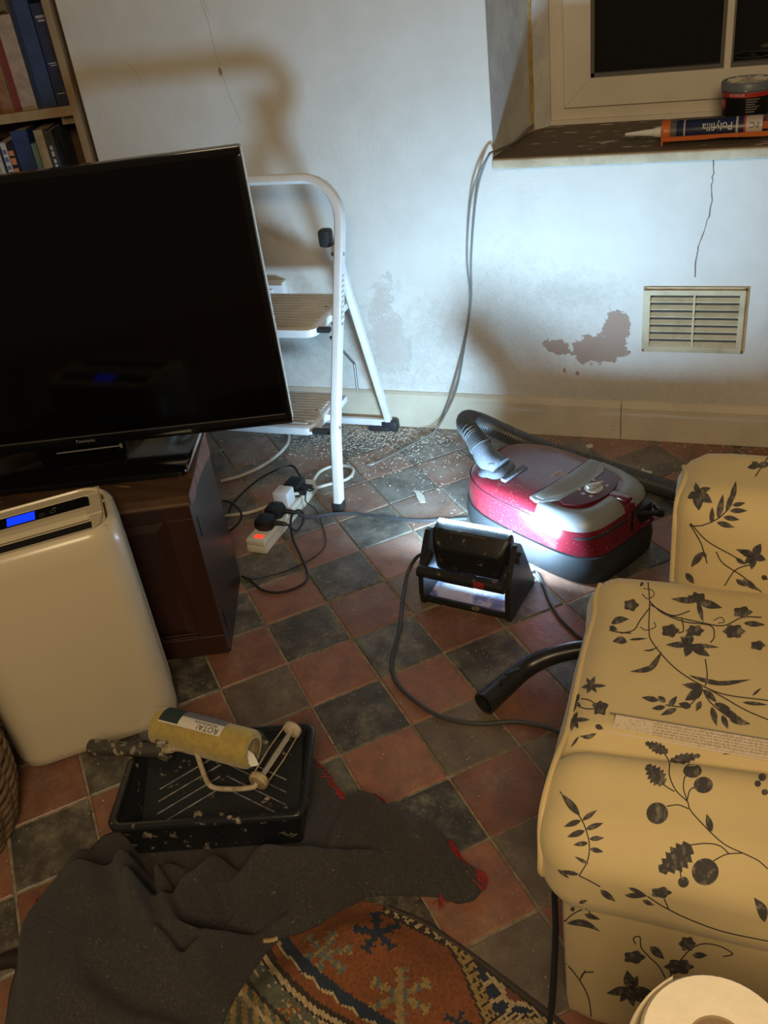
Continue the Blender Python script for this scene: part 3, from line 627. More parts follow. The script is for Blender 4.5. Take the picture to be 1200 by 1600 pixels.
VP = [(.005, .218, .215, .128), (.012, .230, .228, .139), (.050, .234, .234, .142), (.078, .229, .229, .138),     # z, rear a, nose a, half width
      (.081, .224, .225, .135), (.110, .217, .224, .1365), (.140, .209, .217, .134), (.152, .204, .211, .131), (.162, .196, .200, .1235), (.168, .184, .186, .1125), (.173, .160, .158, .092), (.177, .11, .105, .055), (.178, .05, .04, .02)]
vac = thing('vacuum_cleaner', 'dusty dark red cylinder vacuum cleaner with silver trim', 'vacuum cleaner', MV @ V(0, 0, 0))
lay = lambda q, e=0.0: [MV @ V(x, y, q[0]) for x, y in vout(q[1] + e, q[2] + e, q[3] + e)]
bm = NB(); rings(bm, [lay(q) for q in VP[:4]]); obj('bumper', bm, m_vdark, vac, auto=60)
bm = NB(); rings(bm, [lay(q) for q in VP[4:]]); shell = obj('body', bm, m_vred, vac, auto=60)
shell_bvh_bm = NB(); shell_bvh_bm.from_mesh(shell.data); bmesh.ops.translate(shell_bvh_bm, vec=origin(shell), verts=shell_bvh_bm.verts); SB_ = BVHTree.FromBMesh(shell_bvh_bm)
def top_z(x, y):
    h = SB_.ray_cast(MV @ V(x, y, .5), V(0, 0, -1)); return h[0].z if h[0] else .15
def top_patch(bm, poly, off, n=10):
    """polygon (local x,y, star shaped) laid on the curved lid, off above it"""
    cx = sum(p[0] for p in poly) / len(poly); cy = sum(p[1] for p in poly) / len(poly); loops = []
    for k in range(n):
        f = (k + 1) / n; loops.append([bm.verts.new(MV @ V(cx + (x - cx) * f, cy + (y - cy) * f, top_z(cx + (x - cx) * f, cy + (y - cy) * f) + off)) for x, y in poly])
    c = bm.verts.new(MV @ V(cx, cy, top_z(cx, cy) + off)); m = len(poly)
    for i in range(m): bm.faces.new((c, loops[0][i], loops[0][(i + 1) % m]))
    for a, b in zip(loops, loops[1:]):
        for i in range(m): j = (i + 1) % m; bm.faces.new((a[i], b[i], b[j], a[j]))
    low = [bm.verts.new(v.co - V(0, 0, off + .004)) for v in loops[-1]]
    for i in range(m): j = (i + 1) % m; bm.faces.new((loops[-1][i], low[i], low[j], loops[-1][j]))
    return bm
# silver band round the back end: follows the shoulder of the body
T0, T1 = -R(85), R(85); bm = NB(); loops = []
for z, ar, an, b, e in ((.143, .208, .216, .1332, -.003), (.143, .208, .216, .1332, .003), (.152, .204, .211, .131, .0042), (.162, .196, .200, .1235, .005), (.168, .184, .186, .1125, .005), (.1705, .174, .174, .1035, .004), (.172, .166, .165, .097, .002), (.169, .165, .164, .096, -.003)):
    loops.append([MV @ V(x, y, z + (e if z > .165 else 0)) for x, y in vout(ar + e, an + e, b + e, 72, T0, T1, False)])
rings(bm, list(zip(*loops)), True); obj('silver_band', bm, m_vsil, vac, auto=50)
gp = [(.032, -.108), (.050, -.112), (.070, -.108), (.098, -.076), (.106, -.03), (.108, 0), (.106, .03), (.098, .076), (.070, .108), (.050, .112), (.032, .108), (.048, .045), (.052, 0), (.048, -.045)]
bm = NB(); top_patch(bm, gp, .0065); gr = obj('grille_frame', bm, m_vsil, vac)
gq = [(.042, -.101), (.064, -.101), (.090, -.070), (.098, -.03), (.100, 0), (.098, .03), (.090, .070), (.064, .101), (.042, .101), (.056, .045), (.060, 0), (.056, -.045)]
bm = NB(); top_patch(bm, gq, .0070); g2 = obj('grille', bm, mat('grille_grey', (0.26, 0.25, 0.23), 0.5), gr)
bm = NB()
for a in range(41):
    for b in range(11):
        y = -.098 + a * .0049; x = .044 + b * .0052 + (.0026 if a % 2 else 0)
        xin = .044 + .016 * (1 - (abs(y) / .101) ** 2); xout = .099 - .034 * (abs(y) / .101) ** 2.2
        if xin + .001 < x < xout - .001:
            z = top_z(x, y) + .0072; pts = [MV @ V(x + .0016 * math.cos(k * 1.047), y + .0016 * math.sin(k * 1.047), z) for k in range(6)]
            bm.faces.new([bm.verts.new(p) for p in pts])
o = obj('grille_holes', bm, m_vblack, g2, smooth=False); o['kind'] = 'stuff'
pq = [(.098, -.082), (.109, -.035), (.112, 0), (.109, .035), (.098, .082)] + [(.099 + .066 * math.sin(R(a)) ** .8, .090 * math.cos(R(a))) for a in range(10, 171, 16)]
bm = NB(); top_patch(bm, pq, .0058, 8); pnl = obj('control_panel', bm, mat('vacuum_panel', (0.065, 0.008, 0.012), 0.35), vac)
kz = top_z(.128, .0) + .005; MK = MV @ Matrix.Translation(V(.128, 0, kz)) @ Matrix.Rotation(R(-20), 4, 'Z')
bm = NB(); lathe(bm, [(.0215, -.004), (.0215, .002), (.0205, .0035), (.018, .0042)], MK, 28); kn = obj('dial', bm, mat('dial_silver', (0.42, 0.41, 0.38), 0.3, metal=0.4), vac)
bm = NB(); box(bm, (0, 0, .007), (.012, .036, .010), MK, bev=.003); obj('dial_grip', bm, mat('dial_silver', (0, 0, 0)), kn)
bm = NB()
for k, a in enumerate((60, 95, 130, 230, 265, 300)):
    x, y = .128 + .031 * math.cos(R(a)), .033 * math.sin(R(a)); z = top_z(x, y) + .0064
    bx(bm, x - .004, x + .004, y - .0036, y + .0036, z - .0004, z + .0002, MV); 
o = obj('dial_symbols', bm, mat('symbol_grey', (0.40, 0.30, 0.30), 0.5), pnl, smooth=False); o['kind'] = 'stuff'
bm = NB()
for k, (w, yy) in enumerate(((.034, .0), (.026, .004), (.026, .004), (.022, .006))):
    x = .018 + k * .0075 - .004; bx(bm, x, x + (.0045 if k == 0 else .0028), -.012 + yy - .0 , -.012 + yy + w, top_z(x, .01) + .0004, top_z(x, .01) + .0010, MV)
obj('lid_lettering', bm, mat('lid_ink', (0.42, 0.36, 0.36), 0.5), shell, smooth=False)
def seam(pts, r=.0011, name='seam'):
    bm = NB(); tube(bm, [MV @ V(x, y, top_z(x, y) - .0002) for x, y in pts], r, 5); obj(name, bm, mat('seam_black', (0.010, 0.004, 0.005), 0.6), shell)
seam([(.026, -.122), (.028, -.09), (.034, -.06), (.037, -.03), (.038, 0), (.037, .03), (.034, .06), (.028, .09), (.026, .122)])
bm = NB(); tube(bm, [MV @ V(x * 1.004, y * 1.004, .1465) for x, y in vout(.206, .2135, .1322, 60, R(85), R(275), False)], .0012, 5); obj('seam', bm, mat('seam_black', (0, 0, 0)), shell)
# back end: latch, cable recess, handle bar
bm = NB(); bx(bm, .182, .221, .008, .032, .080, .168, MV, bev=.006); bx(bm, .160, .212, .006, .034, .162, .177, MV, bev=.005); lt = obj('latch', bm, m_vred, vac)
bm = NB(); bx(bm, .212, .221, .014, .026, .095, .148, MV, bev=.002); obj('latch_slot', bm, m_vblack, lt)
bm = NB(); bx(bm, .150, .2205, .045, .100, .088, .135, MV, bev=.008); rc = obj('cable_recess', bm, m_vblack, vac)
bm = NB(); bx(bm, .200, .227, .045, .100, .080, .094, MV, bev=.005); obj('recess_lip', bm, m_vred, rc)
bm = NB(); tube(bm, catmull([MV @ V(*p) for p in ((.203, .040, .128), (.230, .070, .118), (.236, .098, .112), (.214, .116, .110))], 6), .0065, 8); tube(bm, [MV @ V(.234, .092, .112), MV @ V(.244, .104, .108)], .010, 10); obj('cable_end', bm, m_vblack, vac)
bm = NB(); tube(bm, [MV @ V(x, y, .125) for x, y in vout(.2115, .2195, .1325, 20, -R(52), R(60), False)], .0045, 6); obj('back_groove', bm, m_vdark, vac)
for x, y in ((.17, -.09), (.17, .09), (-.16, 0)):
    bm = NB(); lathe(bm, [(.020, .001), (.024, .004), (.024, .014), (.020, .018)], MV @ Matrix.Translation(V(x, y, 0)), 16); obj('castor', bm, m_vblack, vac)
# hose socket, elbow and hose
cl_ = MV.inverted() @ at(780, 737, .165); cx_, cy_ = cl_.x, cl_.y; cz = top_z(cx_, cy_); MK = MV @ Matrix.Translation(V(cx_, cy_, cz))
bm = NB(); rings(bm, [[MK @ V(x, y, z) for x, y in rrect(w, d, .03, 6)] for w, d, z in ((.098, .092, -.030), (.092, .088, -.010), (.072, .074, .004), (.060, .062, .009))]); bx(bm, cx_ + .042, cx_ + .058, cy_ - .040, cy_ + .040, cz - .002, cz + .008, MV, bev=.003); obj('hose_collar', bm, m_vgrey, vac)
EL = [MK @ V(.004, 0, .0), at(762, 716, .192), at(752, 700, .210), at(742, 684, .226)]
bm = NB(); pts = catmull(EL, 8); n = len(pts); tube(bm, pts, [.033 - .0105 * k / (n - 1) for k in range(n)], 18); obj('hose_elbow', bm, m_vgrey, vac)
bm = NB(); box(bm, (0, 0, 0), (.016, .012, .006), frame(at(768, 727, .206), R(20), R(50)), bev=.002); obj('release_button', bm, m_vgrey, vac)
HP = [at(742, 684, .226), at(734, 673, .234), at(728, 663, .232), at(731, 655, .220), at(752, 660, .188), at(785, 675, .145), at(822, 691, .100), at(862, 705, .066), at(905, 718, .040), at(950, 734, .026), at(1000, 750, .024), at(1045, 764, .024), at(1085, 778, .024), at(1140, 800, .024), at(1200, 822, .024)]
m_hose = mat('vacuum_hose', (0.055, 0.057, 0.060), 0.35)
pts = catmull(HP, 20); q = [pts[0]]; acc = 0.0; step_ = .0021
for a, b in zip(pts, pts[1:]):
    d = (b - a).length
    while acc + step_ <= d: acc += step_; q.append(a.lerp(b, acc / d))
    acc -= d
bm = NB(); tube(bm, q, [.0222 + .0026 * (1 if (k % 4) in (0, 1) else -1) for k in range(len(q))], 14); obj('hose', bm, m_hose, vac, auto=0)
bm = NB(); pts = catmull(EL, 8); 
for k in range(8): cyl(bm, pts[-1 - k].lerp(pts[-2 - k], .0), pts[-1 - k].lerp(pts[-2 - k], .45), .0245 + .0006 * k, 16)
obj('elbow_ribs', bm, m_hose, vac)

# ------------------------------------------------------------------ curved wand lying on the floor
m_wand = mat('wand_black', (0.014, 0.014, 0.015), 0.32, col2=(0.024, 0.023, 0.022), nscale=20)
wd = thing('vacuum_wand', 'curved black vacuum wand lying on tiles by the sofa', 'vacuum wand', at(755, 1105, 0))
WP = [at(756, 1100, .024), at(785, 1075, .026), at(820, 1045, .034), at(855, 1027, .050), at(900, 1016, .062), at(950, 1012, .066), at(1010, 1008, .068)]
pts = catmull(WP, 10); n = len(pts)
bm = NB(); tube(bm, pts, [.0235 - .0055 * min(1, k / (n * .55)) for k in range(n)], 20, cap=False); obj('tube', bm, m_wand, wd)
bm = NB(); tube(bm, pts[:8], .0195, 20, cap=False); tube(bm, [pts[5], pts[6]], .0195, 20); obj('bore', bm, mat('bore_black', (0.002, 0.002, 0.002), .9), wd)
bm = NB(); lathe(bm, [(.0195, 0), (.0238, 0), (.0240, .003), (.0236, .006)], Matrix.Translation(pts[0]) @ (pts[1] - pts[0]).to_track_quat('Z', 'Y').to_matrix().to_4x4(), 20, cap=False); obj('rim', bm, m_wand, wd)
bm = NB(); box(bm, (0, 0, 0), (.034, .007, .004), frame(at(800, 1050, .056), R(42)), bev=.0015); cyl(bm, at(786, 1068, .048), at(782, 1062, .055), .004, 8); obj('clip', bm, m_wand, wd)
bm = NB(); tube(bm, [at(912, 1018, .060), at(910, 1050, .010), at(910, 1058, .0)], .008, 8); obj('prop', bm, m_wand, wd)

# ------------------------------------------------------------------ work light
YL = math.atan2(-.029, .208); ML = frame((.392, -.823, 0), YL)      # local x: along the camera side, y: towards the vacuum
m_lblk = mat('lamp_black', (0.012, 0.012, 0.013), 0.45, col2=(0.17, 0.13, 0.09), nscale=42, nmin=0.615, nmax=0.66, bump=0.2, bscale=60)
m_lblk2 = mat('lamp_black_clean', (0.013, 0.013, 0.014), 0.4, specks=(0.25, 0.2, 0.15), sscale=60, sth=0.70)
wl = thing('work_light', 'battered black folding LED work light shining at vacuum', 'work light', ML @ V(.105, .06, 0))
W2 = .212
bm = NB(); bx(bm, 0, W2, -.004, .010, 0, .014, ML, bev=.003); obj('base_rail', bm, m_lblk, wl); bm = NB(); bx(bm, 0, W2, .125, .138, 0, .012, ML, bev=.003); obj('base_rail', bm, m_lblk, wl)
for x0, x1 in ((-.004, .008), (W2 - .008, W2 + .004)):
    bm = NB(); pf = [(-.008, 0), (.140, 0), (.142, .014), (.128, .040), (.075, .150), (.064, .163), (.050, .165), (.040, .155), (-.004, .090), (-.012, .03)]
    rings(bm, [[ML @ V(x, y, z) for y, z in pf] for x in (x0, x1)]); br = obj('side_bracket', bm, m_lblk2, wl, smooth=False)
    s = -1 if x0 < 0.1 else 1; xo = x0 if s < 0 else x1
    bm = NB(); cyl(bm, ML @ V(xo - .002 * s, .055, .13), ML @ V(xo + .006 * s, .055, .13), .014, 16); obj('pivot_knob', bm, m_lblk2, br)
    bm = NB(); bx(bm, xo - .001, xo + .001, .02, .10, .02, .026, ML); obj('rib', bm, m_lblk2, br, smooth=False)
bm = NB(); rings(bm, [[ML @ V(x, y, z) for x in (.008, W2 - .008)] + [ML @ V(x, y, z - .002) for x in (W2 - .008, .008)] for y, z in ((.006, .010), (.125, .016))]); obj('base_plate', bm, mat('plate_led_spill', (0.42, 0.44, 0.50), 0.35, col2=(0.10, 0.14, 0.28), nscale=22, nmin=0.52, nmax=0.62), wl, smooth=False)  # bluish colour paints the LED spill caught on this plate
# tilting head: local frame at pivot, leaning slightly back
MH = ML @ Matrix.Translation(V(W2 / 2, .062, .115)) @ Matrix.Rotation(R(7), 4, 'X')
HW = .184
bm = NB(); rings(bm, [[MH @ V(x, y, z) for x, z in rrect(w, h, .010, 3)] for w, h, y in ((HW * .80, .066, -.036), (HW * .93, .090, -.026), (HW, .122, -.004), (HW, .126, .018))]); hd = obj('housing', bm, m_lblk, wl, auto=25)
bm = NB()
for k in range(7): bx(bm, -.07, .07, -.040, -.030, -.026 + k * .009, -.023 + k * .009, MH)
obj('cooling_fins', bm, m_lblk, hd, smooth=False)
bm = NB(); bx(bm, -.050, .040, -.0265, -.022, .044, .055, MH @ Matrix.Rotation(R(-18), 4, 'X')); obj('name_plate', bm, mat('plate_grey', (0.06, 0.06, 0.06), .5), hd, smooth=False)
# the LED face: a clear lens standing proud of the housing
bm = NB(); bx(bm, -HW / 2 + .006, HW / 2 - .006, .016, .025, -.058, .064, MH); obj('led_lens', bm, mat('led_white', (1, 1, 1), .3, emit=(0.44, 0.73, 1.0), estr=LED_STRENGTH), wl, smooth=False)
bm = NB(); tube(bm, [ML @ V(.004, -.016, .098), ML @ V(W2 - .004, -.016, .098)], .0135, 16); hb = obj('handle', bm, m_lblk, wl)
bm = NB()
for k in range(12): cyl(bm, ML @ V(.070 + k * .006, -.016, .098), ML @ V(.073 + k * .006, -.016, .098), .0146, 16)
obj('handle_grip', bm, m_lblk2, hb)
for x in (.012, W2 - .012):
    bm = NB(); tube(bm, [ML @ V(x, -.016, .098), ML @ V(x, .03, .118)], .010, 10); obj('handle_arm', bm, m_lblk, hb)
bm = NB(); box(bm, (.154, -.0285, .102), (.026, .008, .014), ML, bev=.003); obj('switch', bm, mat('switch_red', (0.25, 0.018, 0.012), .45), hb)

# ------------------------------------------------------------------ power strip with plugs
m_strip = mat('strip_white', (0.62, 0.59, 0.50), 0.4, col2=(0.5, 0.46, 0.37), nscale=12, nmin=.5, nmax=.75)
pa, pb = at(403, 850, .02), at(470, 770, .02); yaw = math.atan2(pb.y - pa.y, pb.x - pa.x); pl = .300
MP = frame((pa.x, pa.y, 0), yaw)          # local x from the near end away
ps = thing('power_strip', 'cream four-way extension socket strip beside the cabinet', 'power strip', MP @ V(.14, 0, 0))
bm = NB(); bx(bm, -.012, pl, -.028, .028, .0, .020, MP, bev=.003); obj('lower_shell', bm, m_strip, ps)
bm = NB(); bx(bm, -.011, pl - .001, -.0275, .0275, .0205, .038, MP, bev=.004); up = obj('upper_shell', bm, m_strip, ps)
bm = NB(); bx(bm, .001, .016, -.015, .010, .036, .0395, MP, bev=.001); obj('neon_switch', bm, mat('neon_red', (0.5, 0.02, 0.01), .3, emit=(1.0, 0.05, 0.02), estr=1.2), up)
bm = NB()
for k in range(4):
    xs = .058 + k * .062
    for dx, dy, sx, sy in ((.014, 0, .0035, .008), (-.010, .010, .006, .0025), (-.010, -.010, .006, .0025)): bx(bm, xs + dx - sx / 2, xs + dx + sx / 2, dy - sy / 2, dy + sy / 2, .0375, .0383, MP)
obj('socket_holes', bm, m_vblack, up, smooth=False)
m_plug = mat('plug_black', (0.010, 0.010, 0.011), 0.4)
def plug(xs, label, side=-1):
    t = thing('plug', label, 'plug', MP @ V(xs, 0, .038), 'black plugs in the power strip')
    sh = [(x * .026, y * .025) for x, y in ((-.9, -.55), (-.55, -.95), (.55, -.95), (.95, -.5), (1, .3), (.7, .95), (-.7, .95), (-1, .3))]
    bm = NB(); rings(bm, [[MP @ V(xs + x * s, y * s, z) for x, y in sh] for s, z in ((.95, .0385), (1, .043), (1, .058), (.92, .0645), (.7, .0665))]); obj('plug_body', bm, m_plug, t, auto=40)
    bm = NB(); tube(bm, [MP @ V(xs + .004, side * .022, .050), MP @ V(xs + .006, side * .045, .049), MP @ V(xs + .008, side * .056, .047)], [.0075, .006, .0045], 10); obj('strain_relief', bm, m_plug, t)
    return MP @ V(xs + .009, side * .058, .047)
e1 = plug(.055, 'black mains plug nearest the red neon switch')
e2 = plug(.112, 'black mains plug next to the white adapter')
ad = thing('power_adapter', 'white square adapter plugged into the power strip', 'adapter', MP @ V(.168, 0, .038))
bm = NB(); bx(bm, .146, .190, -.020, .024, .0385, .082, MP, bev=.004); obj('adapter_body', bm, mat('adapter_white', (0.62, 0.63, 0.65), .35), ad)
ch = thing('usb_charger', 'black mains charger behind the white adapter', 'charger', MP @ V(.226, 0, .038))
bm = NB(); bx(bm, .200, .252, -.024, .020, .0385, .076, MP, bev=.004); obj('charger_body', bm, m_plug, ch)
bm = NB(); tube(bm, [MP @ V(.232, -.024, .056), MP @ V(.236, -.050, .055)], [.0085, .006], 10); bx(bm, .196, .212, -.046, -.022, .050, .064, MP, bev=.002); obj('cable_sleeve', bm, m_plug, ch)

# ------------------------------------------------------------------ cables on the floor
m_bc = mat('black_cable', (0.016, 0.016, 0.017), 0.45); m_wc = mat('white_cable', (0.50, 0.47, 0.40), 0.5); m_gc = mat('dark_grey_cable', (0.045, 0.047, 0.05), 0.45)
def cable(pts, r, m, label, group=None, name='cable'):
    P = [p if isinstance(p, Vector) else at(p[0], p[1], p[2] if len(p) > 2 else r + .001) for p in pts]
    bm = NB(); tube(bm, catmull(P, 8), r, 8); o = obj(name, bm, m, loc=P[0]); return tag(o, label, 'cable', group)
cable([(345, 752), (380, 742), (415, 725), (440, 705), (451, 689), (447, 674), (425, 655)], .0048, m_wc, 'thick white cable curving out from behind cabinet under ladder')
cable([MP @ V(pl - .01, .0, .018), MP @ V(pl + .03, .002, .010), (500, 737), (522, 728), (545, 729), (552, 737), (543, 748), (520, 755), (492, 763, .012), (470, 770, .052), (447, 775, .050), (420, 790), (388, 801), (352, 806)], .0045, m_wc, 'white lead of power strip looped behind ladder foot')
cable([(357, 802), (365, 785, .02), (400, 752, .05), (435, 733, .06), (457, 728, .06), (468, 742, .06), (480, 765, .04), MP @ V(.226, -.058, .054), MP @ V(.230, -.045, .055)], .0028, m_bc, 'thin black cable arching from cabinet to black charger', 'thin black cables')
cable([(348, 782, .03), (362, 786, .03), (376, 800, .02), (374, 815), (360, 828), (350, 833)], .0028, m_bc, 'short black cable hook beside cabinet edge', 'thin black cables')
cable([e2, (480, 808, .035), (520, 803, .02), (560, 803, .006), (600, 808, .005), (650, 813, .005), (690, 812, .005), (730, 810, .005)], .0042, m_gc, 'grey mains cable running from strip to vacuum')
cable([e1, (462, 829, .03), (472, 818, .03), (474, 804, .035), (466, 797, .045), (457, 804, .045), (454, 820, .03), (458, 843, .006), (470, 868), (480, 893), (478, 908), (462, 919), (435, 926), (410, 922), (392, 908), (378, 900)], .0032, m_bc, 'black cable looping from front plug over tiles to cabinet', 'thin black cables')
cable([MP @ V(.204, -.046, .057), (478, 784, .03), (492, 795, .02), (503, 818), (509, 846), (501, 862), (478, 878), (445, 893), (415, 901), (398, 905), (384, 902)], .0018, m_bc, 'thinnest black charger cord trailing across red tile', 'thin black cables')
cable([ML @ V(-.006, .05, .10), (650, 872, .05), (636, 900, .01), (628, 945), (624, 985), (614, 1020), (612, 1045), (622, 1070), (648, 1095), (680, 1116), (715, 1127), (755, 1131), (800, 1128), (835, 1132), (866, 1141), (900, 1160)], .0046, m_gc, 'dark rubber flex of work light curling over tiles')
cable([ML @ V(W2 - .01, .125, .02), (836, 893), (848, 912), (858, 938), (872, 962), (890, 982), (912, 1000), (950, 1010)], .0036, m_gc, 'dark cable from work light towards the wand')
cable([(948, 912, .02), (938, 930), (928, 958), (919, 985), (909, 1010), (906, 1030)], .0036, m_bc, 'black cable trailing from under vacuum to wand')
cable([(866, 1395), (868, 1450), (866, 1510), (863, 1560), (858, 1610), (850, 1680)], .0046, m_bc, 'black cable running along the foot of the sofa')

# ------------------------------------------------------------------ on the sill: sealant gun and filler tub
m_org = mat('orange_metal', (0.55, 0.13, 0.02), 0.4); m_navy = mat('tube_navy', (0.012, 0.018, 0.060), 0.35)
gz = SZ + .028; A = V(.806, .060, gz); B = V(1.16, .060, gz + .004); ax = (B - A).normalized()
MG = Matrix.Translation(A) @ Matrix(((ax.x, 0, -ax.z, 0), (0, 1, 0, 0), (ax.z, 0, ax.x, 0), (0, 0, 0, 1)))   # local x along the tube
gun = thing('sealant_gun', 'orange skeleton sealant gun lying along the window sill', 'sealant gun', A - V(0, 0, .028))
bm = NB(); cylM = MG @ Matrix.Rotation(R(90), 4, 'Y')
lathe(bm, [(.0265, -.004), (.0265, .014), (.0255, .016)], cylM, 24, cap=False); lathe(bm, [(.0265, -.004), (.010, -.004)], cylM, 24, cap=False); bx(bm, -.004, .0, -.027, .027, -.027, .010, MG); obj('front_collar', bm, m_org, gun)
for yy, zz in ((-.0265, -.011),):
    bm = NB(); rings(bm, [[MG @ V(x, yy - .002, zz - h), MG @ V(x, yy + .002, zz - h), MG @ V(x, yy + .002, zz + .004), MG @ V(x, yy - .002, zz + .004)] for x, h in ((.0, .006), (.10, .006), (.13, .004), (.36, .010))]); obj('cradle_rail', bm, m_org, gun, smooth=False)
bm = NB(); rings(bm, [[MG @ V(x, .0245, -.012), MG @ V(x, .0285, -.012), MG @ V(x, .0285, .004), MG @ V(x, .0245, .004)] for x in (0, .36)]); obj('cradle_rail', bm, m_org, gun, smooth=False)
crt = thing('filler_cartridge', 'navy filler cartridge with white nozzle held in orange gun', 'cartridge', A - V(0, 0, .028))
bm = NB(); lathe(bm, [(.0235, .006), (.024, .008), (.024, .22), (.0235, .222)], cylM, 28); cb = obj('tube', bm, m_navy, crt)
bm = NB(); lathe(bm, [(.0242, .012), (.0242, .030)], cylM, 28, cap=False); obj('grey_band', bm, mat('band_grey', (0.10, 0.10, 0.10), .4), cb)
bm = NB(); lathe(bm, [(.0242, .0465), (.0242, .050)], cylM, 28, cap=False); obj('pale_band', bm, mat('band_pale', (0.42, 0.40, 0.36), .4), cb); bm = NB(); lathe(bm, [(.0242, .163), (.0242, .168)], cylM, 28, cap=False); obj('pale_band', bm, mat('band_pale', (0, 0, 0)), cb)
bm = NB(); lathe(bm, [(.0242, .185), (.0242, .221)], cylM, 28, cap=False); obj('cream_label', bm, mat('label_cream', (0.50, 0.42, 0.36), .4), cb)
bm = NB(); lathe(bm, [(.0243, .180), (.0243, .185)], cylM, 28, cap=False); obj('red_band', bm, mat('band_red', (0.40, 0.05, 0.02), .4), cb)
bm = NB(); lathe(bm, [(.012, .004), (.0125, -.010), (.0115, -.014), (.0115, -.020), (.009, -.024), (.0085, -.030), (.0035, -.088), (.002, -.092)], cylM, 20); obj('nozzle', bm, mat('nozzle_white', (0.75, 0.76, 0.76), .4), crt)
def wrap_cyl(r): return lambda v: V(v.x, -r * math.cos(v.y / r) , r * math.sin(v.y / r)) + V(0, -v.z, 0)
Mtx = MG @ Matrix.Translation(V(.122, 0, 0)) @ Matrix.Rotation(R(-24), 4, 'X')
b = text_bm('Polyfilla', .026, I4, .0001, 'fine')
for v in b.verts: v.co = V(-v.co.x * .86, -v.co.y, v.co.z)
bend = wrap_cyl(.0243)
for v in b.verts: v.co = Mtx @ bend(v.co)
obj('lettering', b, mat('letter_grey', (0.62, 0.62, 0.60), .5), cb, smooth=False)
b = text_bm('PC', .018, I4, .0001, 'fine')
for v in b.verts: v.co = (MG @ Matrix.Translation(V(.203, 0, 0)) @ Matrix.Rotation(R(-20), 4, 'X')) @ bend(V(-v.co.x, -v.co.y, v.co.z))
obj('lettering', b, m_navy, cb, smooth=False)
tub = thing('filler_tub', 'round black and red filler tub with grey lid on sill', 'tub', (.986, .19, SZ))
MU = Matrix.Translation(V(.986, .19, SZ))
bm = NB(); lathe(bm, [(.050, .0), (.053, .003), (.0575, .095), (.0575, .098)], MU, 36); tbdy = obj('pot', bm, mat('tub_grey', (0.20, 0.20, 0.20), .4, col2=(0.26, 0.05, 0.05), nscale=14, nmin=.55, nmax=.57), tub)
bm = NB(); lathe(bm, [(.0563, .036), (.0585, .080)], MU, 36, cap=False); lbk = obj('black_label', bm, mat('label_black', (0.007, 0.007, 0.007), .3), tbdy)
bm = NB(); lathe(bm, [(.0586, .080), (.0590, .090)], MU, 36, cap=False); obj('red_band', bm, mat('tub_red', (0.42, 0.025, 0.02), .4), tbdy)
bm = NB(); lathe(bm, [(.0600, .092), (.0615, .094), (.0615, .108), (.059, .112), (.054, .112), (.053, .109)], MU, 36); ld = obj('lid', bm, mat('lid_bluegrey', (0.13, 0.15, 0.18), .4, col2=(0.5, 0.48, 0.42), nscale=50, nmin=.62, nmax=.66), tub)
bm = NB()
for k in range(9):
    a = R(k * 41); r0, r1 = .01 + .004 * (k % 3), .046; tube(bm, [MU @ V(r0 * math.cos(a), r0 * math.sin(a), .1105), MU @ V((r0 + r1) / 2 * math.cos(a + .2), (r0 + r1) / 2 * math.sin(a + .2), .1125), MU @ V(r1 * math.cos(a + .1), r1 * math.sin(a + .1), .1105)], .0032, 6)
lathe(bm, [(.050, .110), (.03, .1115), (.0, .112)], MU, 24, cap=False); obj('dried_filler', bm, mat('dried_filler', (0.55, 0.49, 0.38), .8), ld)
def tub_text(s, size, ang, z, m, nm, r=.0594, par=tbdy):
    b = text_bm(s, size, I4, .0001, 'fine')
    for v in b.verts:
        a = R(ang) + v.co.x / r; v.co = MU @ V((r + v.co.z) * math.cos(a), (r + v.co.z) * math.sin(a), z + v.co.y)
    obj(nm, b, m, par, smooth=False)
m_tw = mat('tub_white_ink', (0.62, 0.60, 0.57), .5)
tub_text('INTERIOR', .0085, 248, .085, m_tw, 'lettering'); tub_text('ET', .014, 206, .064, m_tw, 'lettering', .0588)
bm = NB(); 
for k in range(6):
    a0, a1 = R(270), R(270 + 30 - 5 * (k % 3)); z = .074 - k * .0055
    rings(bm, [[MU @ V(.0592 * math.cos(a), .0592 * math.sin(a), zz) for a in [a0 + (a1 - a0) * t / 5 for t in range(6)]] for zz in (z, z + .0028)], False, False, False)
obj('small_print', bm, mat('small_print_grey', (0.16, 0.14, 0.13), .5), lbk, smooth=False)
bm = NB(); rings(bm, [[MU @ V(.0589 * math.cos(a), .0589 * math.sin(a), zz) for a in [R(196 + 22 * t / 5) for t in range(6)]] for zz in (.054, .075)], False, False, False); obj('red_badge', bm, mat('tub_red', (0, 0, 0)), lbk, smooth=False)

# ------------------------------------------------------------------ sofa with printed loose cover
def pxl(p):
    d = Vector(p) - CAM; z = d.dot(RZ); return (d.dot(RX) / z * FPX + 600, d.dot(RY) / z * FPX + 800)
m_cloth = mat('sofa_cotton', (0.55, 0.435, 0.225), 0.9, col2=(0.52, 0.405, 0.205), nscale=7, bump=0.10, bscale=400, sheen=0.15)
m_print = mat('printed_ink', (0.050, 0.045, 0.045), 0.9, col2=(0.20, 0.17, 0.13), nscale=150, nmin=0.5, nmax=0.72, stretch=(1, .35, 1))
m_stem = mat('printed_stem', (0.035, 0.030, 0.03), 0.9)
sofa = thing('sofa', 'cream sofa with black floral print cover at right', 'sofa', (1.3, -1.45, 0))
SX0 = .838
def puff_seat(p):
    k = (1 - (p.x / .52) ** 2) * (1 - (p.y / .26) ** 2); p = p.copy()
    if p.z > 0: p.z += .008 * k
    p += noise.noise_vector(p * 9.0) * .0022
    return p
bm = NB(); rbox_mesh(bm, (SX0 + .50, -1.449, .355), (.50, .261, .076), .058, 60, I4, puff_seat)
